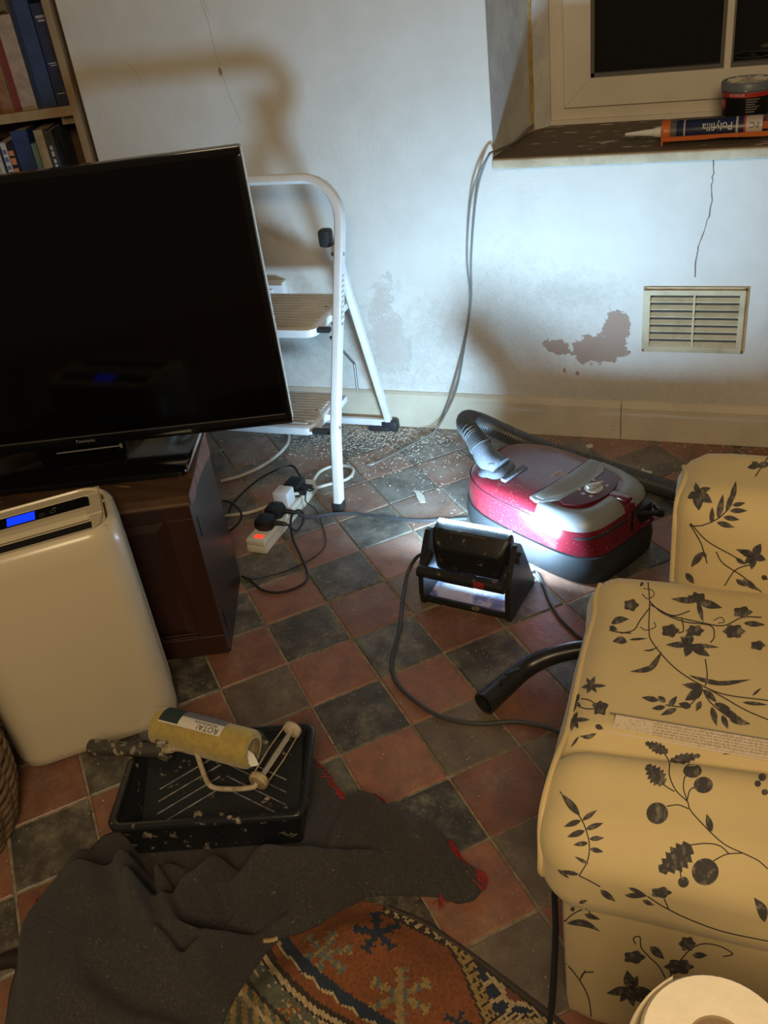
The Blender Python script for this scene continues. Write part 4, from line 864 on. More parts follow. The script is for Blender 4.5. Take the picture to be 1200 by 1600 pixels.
for v in bm.verts:   # the front of the cushion droops in a wide roll
    f = max(0, min(1, (-1.50 - v.co.y) / .2)); v.co.z -= .020 * f * f * (1 if v.co.z > .3 else .3)
    v.co.x += .02 * max(0, (-1.25 - v.co.y)) * 0 - .018 * max(0, (v.co.y + 1.30)) / .1 * (1 if v.co.x < SX0 + .2 else 0) * .8
ca_, cb_ = at(872, 1146, .432), at(1200, 1190, .432)      # crease where the cover dips
for v in bm.verts:
    if v.co.z > .38:
        yc = ca_.y + (cb_.y - ca_.y) * (v.co.x - ca_.x) / (cb_.x - ca_.x); d = v.co.y - yc
        v.co.z -= .026 * math.exp(-(d / .011) ** 2) if d > 0 else .026 * math.exp(-(d / .016) ** 2)
        if d < 0: v.co.z += .010 * math.exp(-((d + .045) / .03) ** 2)
seat = obj('seat_cushion', bm, m_cloth, sofa, auto=0)
bm = NB(); rbox_mesh(bm, (SX0 + .535, -1.44, .148), (.505, .248, .146), .022, 22, I4, lambda p: p + noise.noise_vector(p * 8) * .004)
base = obj('base', bm, m_cloth, sofa, auto=0)
bm = NB(); rbox_mesh(bm, (SX0 + .565, -1.115, .335), (.455, .092, .235), .056, 22, I4, lambda p: p + noise.noise_vector(p * 6) * .005)
back = obj('backrest', bm, m_cloth, sofa, auto=0)
m_pipe = mat('sofa_piping', (0.54, 0.42, 0.22), 0.9)
def surf(o):
    b = NB(); b.from_mesh(o.data); bmesh.ops.translate(b, vec=origin(o), verts=b.verts); t = BVHTree.FromBMesh(b); b.free(); return t
TREES = {'seat_cushion': surf(seat), 'base': surf(base), 'backrest': surf(back)}
def hit(u, v):
    best = None
    for nme, t in TREES.items():
        h = t.ray_cast(CAM, ray(u, v).normalized())
        if h[0] and (best is None or h[3] < best[3]): best = (h[0], h[1], nme, h[3])
    return best
INK = {k: NB() for k in TREES}; STEM = {k: NB() for k in TREES}
def lay_poly(poly, store, lift=.0007, n=3):
    cu = sum(p[0] for p in poly) / len(poly); cv = sum(p[1] for p in poly) / len(poly)
    h0 = hit(cu, cv)
    if not h0: return
    nm = h0[2]; ring = []
    for f in ([1 / n * k for k in range(1, n + 1)]):
        row = []
        for (u, v) in poly:
            h = hit(cu + (u - cu) * f, cv + (v - cv) * f)
            if not h or h[2] != nm: return
            row.append(h[0] + h[1] * lift)
        ring.append(row)
    b = store[nm]; c = b.verts.new(h0[0] + h0[1] * lift); rv = [[b.verts.new(p) for p in r] for r in ring]; m = len(poly)
    for i in range(m): b.faces.new((c, rv[0][i], rv[0][(i + 1) % m]))
    for A_, B_ in zip(rv, rv[1:]):
        for i in range(m): j = (i + 1) % m; b.faces.new((A_[i], B_[i], B_[j], A_[j]))
def leaf(a, b, w, bend=0.0, n=9, teeth=0.0):
    ax_, ay = a; bx_, by = b; dx, dy = bx_ - ax_, by - ay; L = math.hypot(dx, dy); nx, ny = -dy / L, dx / L; top_, bot = [], []
    for k in range(n + 1):
        t = k / n; s = math.sin(math.pi * t ** .8) * w / 2; o = bend * L * math.sin(math.pi * t)
        tt = (teeth * w * (1 if k % 2 else -.2)) if 0 < k < n else 0
        top_.append((ax_ + dx * t + nx * (o + s + tt), ay + dy * t + ny * (o + s + tt))); bot.append((ax_ + dx * t + nx * (o - s - tt), ay + dy * t + ny * (o - s - tt)))
    lay_poly(top_ + bot[::-1][1:-1], INK)
def berry(u, v, r, lob=0, sq=1.0):
    lay_poly([(u + r * (1 + (.16 * math.cos(lob * a) if lob else 0)) * math.cos(a), v + r * sq * (1 + (.16 * math.cos(lob * a) if lob else 0)) * math.sin(a)) for a in [2 * math.pi * k / 20 for k in range(20)]], INK)
def stem(pts, w=1.8):
    P = [p.to_2d() for p in catmull([V(u, v, 0) for u, v in pts], 7)]; prev = None
    for k, p in enumerate(P):
        t = (P[min(k + 1, len(P) - 1)] - P[max(k - 1, 0)]); t = t.normalized() if t.length else Vector((1, 0)); nrm = Vector((-t.y, t.x)) * w / 2
        h1, h2 = hit(*(p + nrm)), hit(*(p - nrm))
        if not h1 or not h2 or h1[2] != h2[2]: prev = None; continue
        b = STEM[h1[2]]; cur = (b.verts.new(h1[0] + h1[1] * .0006), b.verts.new(h2[0] + h2[1] * .0006), h1[2])
        if prev and prev[2] == cur[2]: b.faces.new((prev[0], cur[0], cur[1], prev[1]))
        prev = cur
def flower(u, v, petals):
    for a, l, w in petals: leaf((u, v), (u + l * math.cos(R(a)), v + l * math.sin(R(a))), w)
    berry(u, v, 3.5)
# backrest sprigs (angles: 0 right, 90 down)
flower(1090, 770, [(-20, 22, 10), (35, 28, 15), (85, 28, 16), (150, 18, 12), (-100, 16, 9)])
stem([(1078, 822), (1100, 820), (1125, 808), (1140, 790), (1148, 765)])
for a, b, w in (((1112, 818), (1113, 792), 8), ((1122, 810), (1130, 772), 10), ((1135, 800), (1147, 765), 9), ((1143, 785), (1150, 752), 9), ((1120, 816), (1148, 824), 9), ((1130, 808), (1156, 812), 8), ((1140, 798), (1168, 798), 8), ((1144, 790), (1165, 786), 7)): leaf(a, b, w)
stem([(1078, 818), (1095, 848), (1105, 880)]); stem([(1080, 818), (1105, 845), (1145, 868), (1165, 880)]); stem([(1119, 862), (1130, 880), (1160, 900), (1190, 925)]); stem([(1132, 915), (1150, 890), (1180, 880)])
leaf((1098, 862), (1080, 886), 11); leaf((1098, 862), (1104, 872), 6); leaf((1150, 872), (1165, 882), 7); flower(1178, 868, [(-160, 30, 9), (200, 25, 12), (-60, 22, 14), (20, 20, 12), (100, 22, 12), (140, 20, 10)])
flower(1185, 728, [(170, 18, 9), (-10, 20, 10), (-150, 12, 8)]); stem([(1200, 715), (1190, 730), (1180, 745)]); leaf((1160, 905), (1185, 922), 10); leaf((1150, 905), (1166, 916), 8); leaf((1190, 900), (1200, 905), 8)
leaf((1072, 895), (1085, 912), 10)
# top of the seat
stem([(1012, 905), (1015, 940), (1014, 985), (1020, 1005), (1050, 1040), (1085, 1065), (1130, 1085), (1200, 1095)]); stem([(1015, 940), (1035, 958), (1070, 972), (1110, 978), (1116, 995), (1110, 1005)]); stem([(1016, 945), (1050, 962), (1078, 955)]); stem([(1015, 950), (1000, 970), (990, 985), (970, 990)]); stem([(1045, 962), (1090, 972), (1130, 978), (1160, 965), (1190, 965)]); stem([(1065, 965), (1068, 985), (1060, 990)])
stem([(1005, 920), (1018, 922), (1022, 930), (1012, 936), (1003, 928)], 1.3); stem([(1000, 980), (1010, 985), (1024, 980), (1022, 972)], 1.3); stem([(1115, 970), (1126, 965), (1132, 972), (1122, 974)], 1.3)
leaf((1012, 905), (995, 912), 5); leaf((1005, 910), (1000, 917), 5)
berry(986, 946, 11, 5, .8); berry(1047, 986, 13, 5, .75); berry(1086, 986, 13, 6, .65); berry(1160, 957, 14, 5, .6); berry(1147, 987, 16, 6, .65); berry(1184, 1009, 11, 5, .65); leaf((1162, 974), (1196, 977), 9)
flower(1090, 940, [(185, 42, 10), (-110, 16, 14), (-50, 16, 15), (15, 40, 13), (75, 34, 8), (-150, 18, 10)])
flower(1078, 1008, [(180, 38, 10), (-100, 20, 15), (-140, 20, 11), (110, 20, 14), (30, 36, 14), (5, 46, 7)])
leaf((955, 975), (983, 968), 11, -.1); stem([(952, 985), (965, 988), (986, 990)]); leaf((952, 980), (965, 985), 8); leaf((980, 1003), (957, 1003), 12, .1); leaf((983, 1000), (1012, 998), 4)
leaf((1034, 1018), (984, 1050), 8, -.22); leaf((1005, 1017), (1030, 1010), 3, .1); leaf((1075, 1055), (1174, 1062), 7, .10); stem([(1102, 1030), (1105, 1055), (1102, 1072)])
for a, b, w in (((1098, 1075), (1066, 1070), 11), ((1098, 1078), (1070, 1095), 16), ((1100, 1078), (1120, 1098), 10), ((1080, 1105), (1060, 1100), 11), ((1045, 1105), (1058, 1088), 9), ((1030, 1095), (1002, 1090), 9), ((1040, 1098), (1028, 1088), 9), ((1040, 1105), (1018, 1108), 8), ((1058, 1108), (1032, 1118), 9), ((1095, 1096), (1088, 1112), 9), ((1112, 1105), (1120, 1135), 10), ((1116, 1100), (1142, 1108), 9), ((1122, 1108), (1150, 1116), 9), ((1130, 1114), (1160, 1124), 9), ((1128, 1118), (1138, 1140), 9), ((1140, 1125), (1173, 1132), 10)): leaf(a, b, w)
stem([(1098, 1075), (1085, 1095), (1070, 1105), (1040, 1102)]); stem([(1098, 1078), (1110, 1098), (1140, 1122), (1160, 1130)]); stem([(1100, 1073), (1130, 1090), (1165, 1110), (1200, 1125)]); leaf((1160, 1098), (1200, 1102), 6); leaf((1175, 1088), (1190, 1075), 4)
flower(924, 1072, [(-120, 14, 7), (-70, 16, 7), (0, 24, 6), (50, 14, 6), (170, 16, 7), (120, 14, 7)])
flower(938, 1106, [(-160, 14, 11), (-90, 11, 12), (-20, 14, 12), (60, 14, 12), (130, 14, 11)]); stem([(908, 1092), (920, 1094), (930, 1100)]); stem([(905, 1105), (918, 1108), (928, 1108)]); flower(898, 1098, [(-60, 16, 8), (-150, 12, 7), (100, 16, 9), (30, 12, 7)]); flower(896, 1125, [(0, 26, 7), (-60, 14, 7), (60, 16, 8), (150, 14, 8), (100, 18, 8)]); leaf((930, 1134), (943, 1139), 8)
leaf((932, 1146), (905, 1150), 7, -.12); leaf((905, 1150), (892, 1168), 4)
# rounded front of the seat
stem([(875, 1237), (905, 1275), (915, 1295), (921, 1320), (918, 1345), (905, 1368)])
for a, b, w in (((906, 1274), (877, 1240), 12), ((910, 1282), (933, 1266), 8), ((908, 1282), (881, 1292), 9), ((915, 1296), (943, 1286), 9), ((914, 1298), (886, 1308), 10), ((921, 1311), (944, 1309), 8), ((919, 1317), (896, 1320), 8), ((922, 1326), (943, 1331), 8), ((920, 1350), (898, 1338), 6)): leaf(a, b, w)
stem([(1038, 1176), (1046, 1192), (1046, 1212), (1056, 1235), (1074, 1253), (1078, 1265), (1095, 1285), (1130, 1318), (1165, 1335), (1185, 1345), (1200, 1358)]); stem([(1074, 1252), (1068, 1232), (1070, 1215), (1078, 1208)]); stem([(1074, 1250), (1078, 1235), (1090, 1228)]); stem([(1076, 1264), (1060, 1258), (1042, 1260)]); stem([(1054, 1237), (1042, 1230), (1034, 1224)]); stem([(1139, 1334), (1125, 1322), (1105, 1318), (1080, 1320)]); stem([(1160, 1333), (1135, 1335), (1115, 1345)])
leaf((1046, 1190), (1095, 1180), 14, 0, 12, .18); leaf((1044, 1176), (1008, 1160), 14, 0, 12, .18); leaf((1038, 1226), (1010, 1196), 22, 0, 12, .2); leaf((1080, 1320), (1030, 1362), 32, -.05, 12, .2)
berry(1082, 1205, 14.5, 0, .75); berry(1099, 1227, 15, 0, .85); berry(1027, 1271, 17, 0, 1.0); berry(1102, 1362, 21, 0, 1.0); berry(1068, 1378, 8.5); leaf((1112, 1300), (1104, 1272), 11); stem([(1062, 1352), (1064, 1370)])
for u, v, r in ((1191, 1215, 6), (1184, 1225, 5), (1195, 1238, 5)): berry(u, v, r)
leaf((1195, 1440), (1178, 1402), 16, .1); stem([(1180, 1158), (1185, 1166), (1160, 1176), (1130, 1178)], 1.3)
leaf((905, 1366), (874, 1360), 7); leaf((872, 1358), (890, 1372), 6)
# crease and base
stem([(905, 1368), (920, 1375), (938, 1385)]); leaf((938, 1390), (962, 1408), 10); leaf((976, 1398), (1010, 1400), 8); leaf((982, 1386), (1012, 1400), 7); leaf((1004, 1406), (1022, 1414), 7); berry(1033, 1394, 15, 5, .55); stem([(1012, 1400), (1035, 1415), (1075, 1435), (1130, 1455), (1200, 1470)]); stem([(1038, 1404), (1045, 1420)])
flower(895, 1420, [(-120, 18, 7), (-60, 16, 7)]); stem([(882, 1440), (895, 1428), (915, 1420), (925, 1430)]); leaf((885, 1442), (938, 1455), 11, -.12); leaf((913, 1428), (938, 1436), 8); leaf((905, 1410), (918, 1406), 6)
stem([(885, 1505), (905, 1530), (920, 1560), (925, 1600)]); stem([(906, 1532), (912, 1520), (928, 1518)]); stem([(908, 1528), (915, 1515)])
berry(991, 1495, 16, 5, .6); leaf((1016, 1478), (1038, 1498), 13); berry(1074, 1474, 12, 6, .9); berry(1061, 1510, 21, 6, .55); leaf((1082, 1492), (1106, 1492), 10); stem([(993, 1475), (990, 1465), (1000, 1464), (1002, 1480), (1015, 1495), (1030, 1510), (1040, 1528)]); stem([(1063, 1500), (1080, 1482), (1100, 1474), (1125, 1478), (1145, 1490), (1130, 1494)]); stem([(1047, 1525), (1055, 1512)])
flower(985, 1545, [(170, 38, 14), (-100, 30, 17), (-60, 24, 14), (130, 26, 13), (40, 40, 15), (10, 40, 14), (80, 28, 14)])
berry(898, 1592, 9, 3, .7)
def sprig(u, v, k):          # the print goes on over the rest of the cover
    stem([(u, v), (u + 20, v + 25), (u + 55, v + 38), (u + 95, v + 40)]); stem([(u + 20, v + 25), (u + 18, v + 55), (u + 34, v + 78)]); stem([(u + 55, v + 38), (u + 75, v + 62)])
    flower(u, v, [(a + 20 * k, 24, 12) for a in (0, 70, 140, 215, 290)]); berry(u + 98, v + 40, 12, 5, .7); berry(u + 78, v + 66, 10, 6, .7)
    for a, b in (((14, 50), (-8, 62)), ((20, 60), (44, 58)), ((28, 72), (14, 92)), ((34, 78), (58, 86)), ((60, 38), (70, 18)), ((40, 32), (34, 10))): leaf((u + a[0], v + a[1]), (u + b[0], v + b[1]), 9)
for k, (u, v) in enumerate(((1225, 760), (1390, 830), (1560, 760), (1230, 940), (1360, 1040), (1520, 950), (1660, 1040), (1240, 1120), (1420, 1160), (1600, 1180), (1260, 1290), (1400, 1250), (1540, 1330), (1290, 1420), (1450, 1430), (1230, 1530), (1380, 1560), (960, 1640), (1120, 1660), (1290, 1650))): sprig(u, v, k)
PARTO = {'seat_cushion': seat, 'base': base, 'backrest': back}
for k in TREES:
    for st, m_, nm in ((INK, m_print, 'printed_leaves'), (STEM, m_stem, 'printed_stems')):
        if st[k].verts: o = obj(nm, st[k], m_, PARTO[k], smooth=False); o['kind'] = 'stuff'
# piping along the left edges: follows the outermost points of each cushion
def edge_pipe(tree, x0, pts, parent):
    out = []
    for y, z, dy, dz in pts:
        h = tree.ray_cast(V(x0 - .2, y, z), V(1, 0, 0))
        if h[0]: out.append(h[0] + V(-.001, 0, 0))
    if len(out) > 2: bm = NB(); tube(bm, catmull(out, 5), .0042, 8); obj('piping', bm, m_pipe, parent)
edge_pipe(TREES['seat_cushion'], SX0, [(y, .412, 0, 0) for y in (-1.222, -1.255, -1.30, -1.38, -1.46, -1.54, -1.60)] + [(-1.655, .392, 0, 0), (-1.685, .35, 0, 0), (-1.685, .315, 0, 0), (-1.655, .288, 0, 0)], seat)
edge_pipe(TREES['backrest'], SX0 + .1, [(-1.175, z, 0, 0) for z in (.40, .44, .48, .51)] + [(-1.155, .540, 0, 0), (-1.11, .552, 0, 0), (-1.07, .545, 0, 0)], back)

# paperback lying along the seat edge
MBk = Matrix.Translation(at(956, 1130, .436)) @ Matrix.Rotation(math.atan2(*(lambda d: (d.y, d.x))(at(1200, 1172, .43) - at(956, 1130, .43))), 4, 'Z') @ Matrix.Rotation(R(-46), 4, 'X') @ Matrix.Translation(V(0, .031, -.012))
pb_ = thing('paperback_book', 'worn paperback lying on the sofa seat edge', 'book', MBk @ V(.11, .03, 0))
m_pbk = mat('paperback_pages', (0.50, 0.42, 0.32), 0.9, col2=(0.40, 0.33, 0.24), nscale=260, nmin=.5, nmax=.6, stretch=(1, 1, .3))
bm = NB(); rings(bm, [[MBk @ V(x, y, z) for x, z in ((0, .002), (.26, .002), (.26, .0235), (.004, .0235))] for y in (-.030, .012)]); obj('page_block', bm, m_pbk, pb_, smooth=False)
bm = NB(); bx(bm, -.004, .262, -.031, .014, .0237, .0250, MBk ); obj('front_cover', bm, mat('paperback_shaded_cover', (0.07, 0.055, 0.045), .5), pb_, smooth=False)  # dark colour paints the shadow gap along the book's upper edge
bm = NB(); bx(bm, -.004, .262, -.032, .014, -.0002, .0016, MBk); obj('back_cover', bm, mat('paperback_cover', (0.52, 0.43, 0.33), .6), pb_, smooth=False)
bm = NB()
for r_ in range(5):
    x = .05
    while x < .25: w = random.uniform(.002, .007); bx(bm, x, x + w, -.0304, -.0300, .0055 + r_ * .0035, .0070 + r_ * .0035, MBk); x += w + .0016
o = obj('edge_print', bm, mat('edge_ink', (0.30, 0.24, 0.17), .9), pb_, smooth=False); o['kind'] = 'stuff'

# ------------------------------------------------------------------ small table with paper roll in the near corner
RC = CAM + ray(1122, 1632).normalized() * .80
m_tbl = mat('table_wood', (0.20, 0.10, 0.045), 0.45, col2=(0.14, 0.065, 0.03), nscale=18, stretch=(.2, 1, 1))
RH = .100; tz = RC.z - RH
tbl = thing('side_table', 'small wooden table under the paper roll, mostly out of view', 'table', (RC.x + .17, RC.y - .13, 0))
bm = NB(); bx(bm, RC.x - .045, RC.x + .42, RC.y - .35, RC.y + .095, tz - .025, tz, bev=.004); obj('table_top', bm, m_tbl, tbl)
for x in (RC.x + .02, RC.x + .37):
    for y in (RC.y - .30, RC.y + .03):
        bm = NB(); tube(bm, [(x, y, 0), (x, y, tz - .025)], [.014, .019], 12); obj('leg', bm, m_tbl, tbl)
rl = thing('paper_roll', 'white toilet paper roll standing on the wooden table', 'paper roll', (RC.x, RC.y, tz))
MR = Matrix.Translation(V(RC.x, RC.y, tz)); rr_ = .0545
m_tis = mat('tissue_paper', (0.74, 0.66, 0.52), 0.95, col2=(0.70, 0.62, 0.48), nscale=60, bump=0.1, bscale=180)
bm = NB(); lathe(bm, [(.021, .0), (rr_ - .003, .0), (rr_, .003), (rr_, RH - .004), (rr_ - .003, RH), (.021, RH)], MR, 48, cap=False); obj('paper', bm, m_tis, rl, auto=50)
bm = NB(); lathe(bm, [(.0215, .0), (.0215, RH - .001), (.0195, RH - .001), (.0195, .0)], MR, 32, cap=False); obj('core', bm, mat('card_tube', (0.30, 0.21, 0.12), .9), rl)
bm = NB(); pts = [(rr_ + .002 * math.exp(-k / 4) + .012 * (k / 14) ** 2, R(128 + k * 5)) for k in range(15)]
rings(bm, [[MR @ V(r * math.cos(a), r * math.sin(a), z) for r, a in pts] for z in (.002, RH - .002)], False, False, False); obj('loose_sheet', bm, m_tis, rl)

# ------------------------------------------------------------------ patterned rug
def in_poly(p, poly):
    x, y = p; c = False; n = len(poly)
    for i in range(n):
        x1, y1 = poly[i]; x2, y2 = poly[(i + 1) % n]
        if (y1 > y) != (y2 > y) and x < (x2 - x1) * (y - y1) / (y2 - y1) + x1: c = not c
    return c
def dist_pl(p, pl):
    best = 1e9
    for (x1, y1), (x2, y2) in zip(pl, pl[1:]):
        dx, dy = x2 - x1, y2 - y1; l = dx * dx + dy * dy; t = max(0, min(1, ((p[0] - x1) * dx + (p[1] - y1) * dy) / l)) if l else 0
        d = math.hypot(p[0] - x1 - dx * t, p[1] - y1 - dy * t); best = min(best, d)
    return best
def floor_poly(px, z=.01): return [(lambda q: (q.x, q.y))(at(u, v, z)) for u, v in px]
def ridge_h(p, rs):
    h = 0
    for pl, hh, w in rs: d = dist_pl(p, pl) / w; h += hh * math.exp(-d * d)
    return h
def sst(a, b, x): t = max(0, min(1, (x - a) / (b - a))); return t * t * (3 - 2 * t)
rugP = floor_poly([(606, 1416), (662, 1440), (722, 1480), (792, 1532), (872, 1594), (915, 1640), (890, 1760), (280, 1760), (330, 1640), (372, 1540), (430, 1450), (540, 1398)])
rugR = [([(lambda q: (q.x, q.y))(at(u, v, .03)) for u, v in pl], h, w) for pl, h, w in (([(380, 1640), (450, 1550), (540, 1470), (580, 1440)], .030, .060), ([(560, 1640), (640, 1560), (680, 1500)], .014, .05), ([(330, 1620), (400, 1530)], .02, .04))]
def rug_h(x, y):
    e = dist_pl((x, y), rugP + rugP[:1]); return .007 + ridge_h((x, y), rugR) * sst(0, .07, e) + .003 * noise.noise(V(x * 9, y * 9, 1))
TER, DBL, CRM, YEL, GGR, DRK, BGR = (.180, .056, .018), (.014, .024, .045), (.36, .27, .15), (.25, .17, .06), (.085, .088, .062), (.030, .020, .014), (.10, .11, .10)
L_right = [(606, 1424), (655, 1448), (703, 1474), (722, 1500), (733, 1525), (748, 1562), (764, 1602), (780, 1650)]
L_left = [(434, 1478), (455, 1505), (480, 1530), (520, 1562), (580, 1602), (640, 1640)]
L_cream = [(412, 1482), (428, 1510), (455, 1540), (490, 1572), (543, 1602), (610, 1640)]
def side(p, pl):
    best = 1e9; s = 0
    for (x1, y1), (x2, y2) in zip(pl, pl[1:]):
        d = dist_pl(p, [(x1, y1), (x2, y2)])
        if d < best: best = d; s = (x2 - x1) * (p[1] - y1) - (y2 - y1) * (p[0] - x1)
    return best if s > 0 else -best          # positive below-left of the line
def cross(p, c, r, spokes=6, rot=0.0):
    dx, dy = p[0] - c[0], (p[1] - c[1]) * 1.15; d = math.hypot(dx, dy)
    if d > r: return False
    a = math.atan2(dy, dx) + rot; k = abs(((a / (2 * math.pi) * spokes) % 1) - .5) * 2
    w = 1 - k; return w * d < r * .22 or (d > r * .55 and w * d < r * .42 and int(d / (r * .22)) % 2 == 0)
def rug_col(p):
    u, v = p; sr = side(p, L_right); sl = side(p, L_left); sc = side(p, L_cream)
    if sr < -1:                                   # outer border to the right of the yellow line
        d = -sr
        if v < 1474 and u < 705: return CRM if d < 7 and int((u + v) / 9) % 2 else (DRK if d < 10 else TER)
        if d < 16: return YEL if (int(u / 6) + int(v / 6)) % 3 else DRK
        e = dist_pl(p, [(722, 1480), (792, 1532), (872, 1594), (915, 1640)])
        if v > 1583 + (u - 770) * .02: return CRM if (int(u / 7) + int(v / 5)) % 2 else (YEL if v > 1592 else DRK)
        if e < 9: return DRK
        if 790 < u and e < 20 and v < 1565: return (.13, .045, .03)
        if dist_pl(p, [(745, 1500), (765, 1520), (785, 1545), (790, 1562), (815, 1568), (840, 1575)]) < 5: return CRM
        for a, b in (((765, 1518), (780, 1506)), ((776, 1530), (758, 1538)), ((785, 1545), (802, 1535)), ((788, 1556), (768, 1566)), ((815, 1568), (822, 1555)), ((800, 1566), (795, 1582)), ((840, 1575), (836, 1585))):
            if dist_pl(p, [a, b]) < 4: return CRM
        return DBL
    if sr < 8 and v < 1476: return DRK if sr > 4 else CRM if int(u / 8) % 2 else DRK
    if sr < 8: return DRK if sr > 4 else YEL
    if sc > 0:                                    # grey green corner with cream hooks
        if sc < 9: return CRM
        if sc < 12: return DRK
        if 26 < sc < 34 and int((u - v) / 17) % 2: return CRM
        if 14 < sc < 22 and int((u - v) / 17) % 2 == 0 and int((u - v) / 6) % 3: return CRM
        if 44 < sc < 50: return DRK
        if cross(p, (452, 1578), 18, 4): return TER if (int(u / 5) + int(v / 5)) % 2 else YEL
        if 62 < sc < 70: return CRM
        return GGR if sc < 44 else (GGR if int(u / 9) % 2 else YEL)
    if sl > -22 and sl < 0:
        z = 7 * abs(((u + v) / 28) % 2 - 1) * 2
        if -sl < z * .55 + 1: return CRM if -sl > z * .55 - 4 else TER
        return DBL
    if sl >= 0: return TER if sl < 10 or sc < -9 else DRK
    if cross(p, (590, 1458), 38, 5, .4): return DBL
    if cross(p, (508, 1490), 42, 6, .2): return BGR if (int(u / 6) + int(v / 6)) % 3 else YEL
    if cross(p, (626, 1556), 52, 6, .5): return YEL if (int(u / 7)) % 3 else BGR
    if cross(p, (715, 1600), 24, 5): return DBL
    return TER
k_ = .0035; ra = R(-38); ca, sa = math.cos(ra), math.sin(ra)
xs = [x * ca + y * sa for x, y in rugP]; ys = [-x * sa + y * ca for x, y in rugP]
ix0_, ix1_, iy0_, iy1_ = int(min(xs) / k_) - 1, int(max(xs) / k_) + 1, int(min(ys) / k_) - 1, int(max(ys) / k_) + 1
bm = NB(); cl = bm.loops.layers.color.new('Col'); vid = {}
def rv(i, j):
    if (i, j) not in vid:
        a, b = i * k_, j * k_; x, y = a * ca - b * sa, a * sa + b * ca
        vid[i, j] = bm.verts.new((x, y, rug_h(x, y) + .0009 * ((i + j) % 2)))
    return vid[i, j]
for i in range(ix0_, ix1_):
    for j in range(iy0_, iy1_):
        a, b = (i + .5) * k_, (j + .5) * k_; x, y = a * ca - b * sa, a * sa + b * ca
        if not in_poly((x, y), rugP): continue
        f = bm.faces.new((rv(i, j), rv(i + 1, j), rv(i + 1, j + 1), rv(i, j + 1)))
        c = rug_col(pxl((x, y, rug_h(x, y)))); q_ = random.uniform(.72, 1.12)
        for l in f.loops: l[cl] = tuple((max(0, min(1, ch * q_))) ** (1 / 2.2) for ch in c) + (1,)
me = bm_mesh(bm, 'rug'); rug = link('woven_top', me, attr_mat('rug_wool', .95, .3, 500), None, loc=at(600, 1550, 0), auto=0)
rugT = thing('patterned_rug', 'rumpled terracotta and blue oriental rug under dark blanket', 'rug', at(600, 1550, 0)); rug.parent = rugT; rug.location = (0, 0, 0)
bm = NB(); eb = [V(x, y, .005) for x, y in rugP[:6]]; tube(bm, catmull(eb, 6), .0045, 6); obj('bound_edge', bm, mat('rug_edge', (0.045, 0.035, 0.03), .95), rugT)

# ------------------------------------------------------------------ dark grey blanket
TRAY = frame(at(172, 1293, .118), R(18.85)); TWd, TDp = .323, .196
blP = floor_poly([(196, 1296), (162, 1312), (130, 1345), (98, 1395), (70, 1430), (44, 1476), (27, 1520), (17, 1560), (9, 1620), (0, 1740), (200, 1760), (322, 1660), (350, 1602), (372, 1562), (396, 1525), (420, 1492), (442, 1471), (470, 1464), (502, 1450), (542, 1426), (578, 1407), (612, 1404), (650, 1406), (684, 1408), (716, 1416), (742, 1410), (757, 1396), (763, 1381), (757, 1368), (742, 1362), (724, 1348), (714, 1328), (690, 1314), (660, 1304), (630, 1288), (612, 1270), (600, 1254), (586, 1245), (562, 1250), (541, 1254), (527, 1232), (510, 1206), (492, 1190), (470, 1180), (440, 1180), (250, 1205), (210, 1270)], .006)
def RG(*l): return [([(lambda q: (q.x, q.y))(at(u, v, .03)) for u, v in pl], h * (1.35 if h < 0 else 1.1), w * (1.35 if h < 0 else 1.0)) for pl, h, w in l]
blR = RG(([(120, 1440), (190, 1510), (230, 1600)], .045, .11), ([(470, 1370), (580, 1310), (670, 1350)], .042, .060), ([(420, 1440), (500, 1400)], .02, .04),
         ([(205, 1345), (222, 1400), (248, 1470), (300, 1530), (365, 1560)], .045, .024), ([(262, 1390), (285, 1350), (330, 1345), (352, 1372), (318, 1420), (290, 1430)], .042, .020),
         ([(252, 1430), (290, 1475), (345, 1500), (390, 1490)], .040, .026), ([(345, 1440), (395, 1400), (445, 1350), (470, 1320)], .036, .028), ([(395, 1530), (430, 1480), (480, 1440), (540, 1412)], .022, .022),
         ([(715, 1335), (738, 1366), (757, 1383)], .022, .013), ([(560, 1262), (640, 1300), (690, 1330)], .018, .025), ([(640, 1392), (600, 1385), (540, 1400)], .020, .020), ([(500, 1200), (530, 1240)], .02, .02), ([(60, 1500), (120, 1590)], .025, .05),
         ([(236, 1400), (252, 1440), (272, 1490), (310, 1512)], -.040, .011), ([(268, 1420), (300, 1448), (335, 1455), (360, 1430)], -.034, .012), ([(275, 1385), (292, 1398), (300, 1392)], -.040, .009), ([(580, 1330), (620, 1360), (600, 1380)], -.014, .02), ([(455, 1415), (520, 1360), (560, 1340)], -.014, .018), ([(700, 1345), (715, 1375), (730, 1395)], -.018, .010), ([(420, 1400), (450, 1385)], -.010, .02), ([(290, 1530), (340, 1580)], -.02, .016), ([(232, 1330), (245, 1375), (240, 1405)], -.022, .012), ([(300, 1470), (350, 1478), (400, 1450), (440, 1420)], -.024, .013), ([(480, 1345), (540, 1370), (580, 1360)], .020, .022), ([(140, 1370), (165, 1440)], .015, .03), ([(620, 1320), (655, 1370)], .018, .018), ([(500, 1420), (470, 1440), (450, 1462)], -.018, .013), ([(560, 1300), (540, 1345)], -.012, .015), ([(180, 1560), (240, 1590), (320, 1600)], -.02, .02))
Ti = TRAY.inverted()
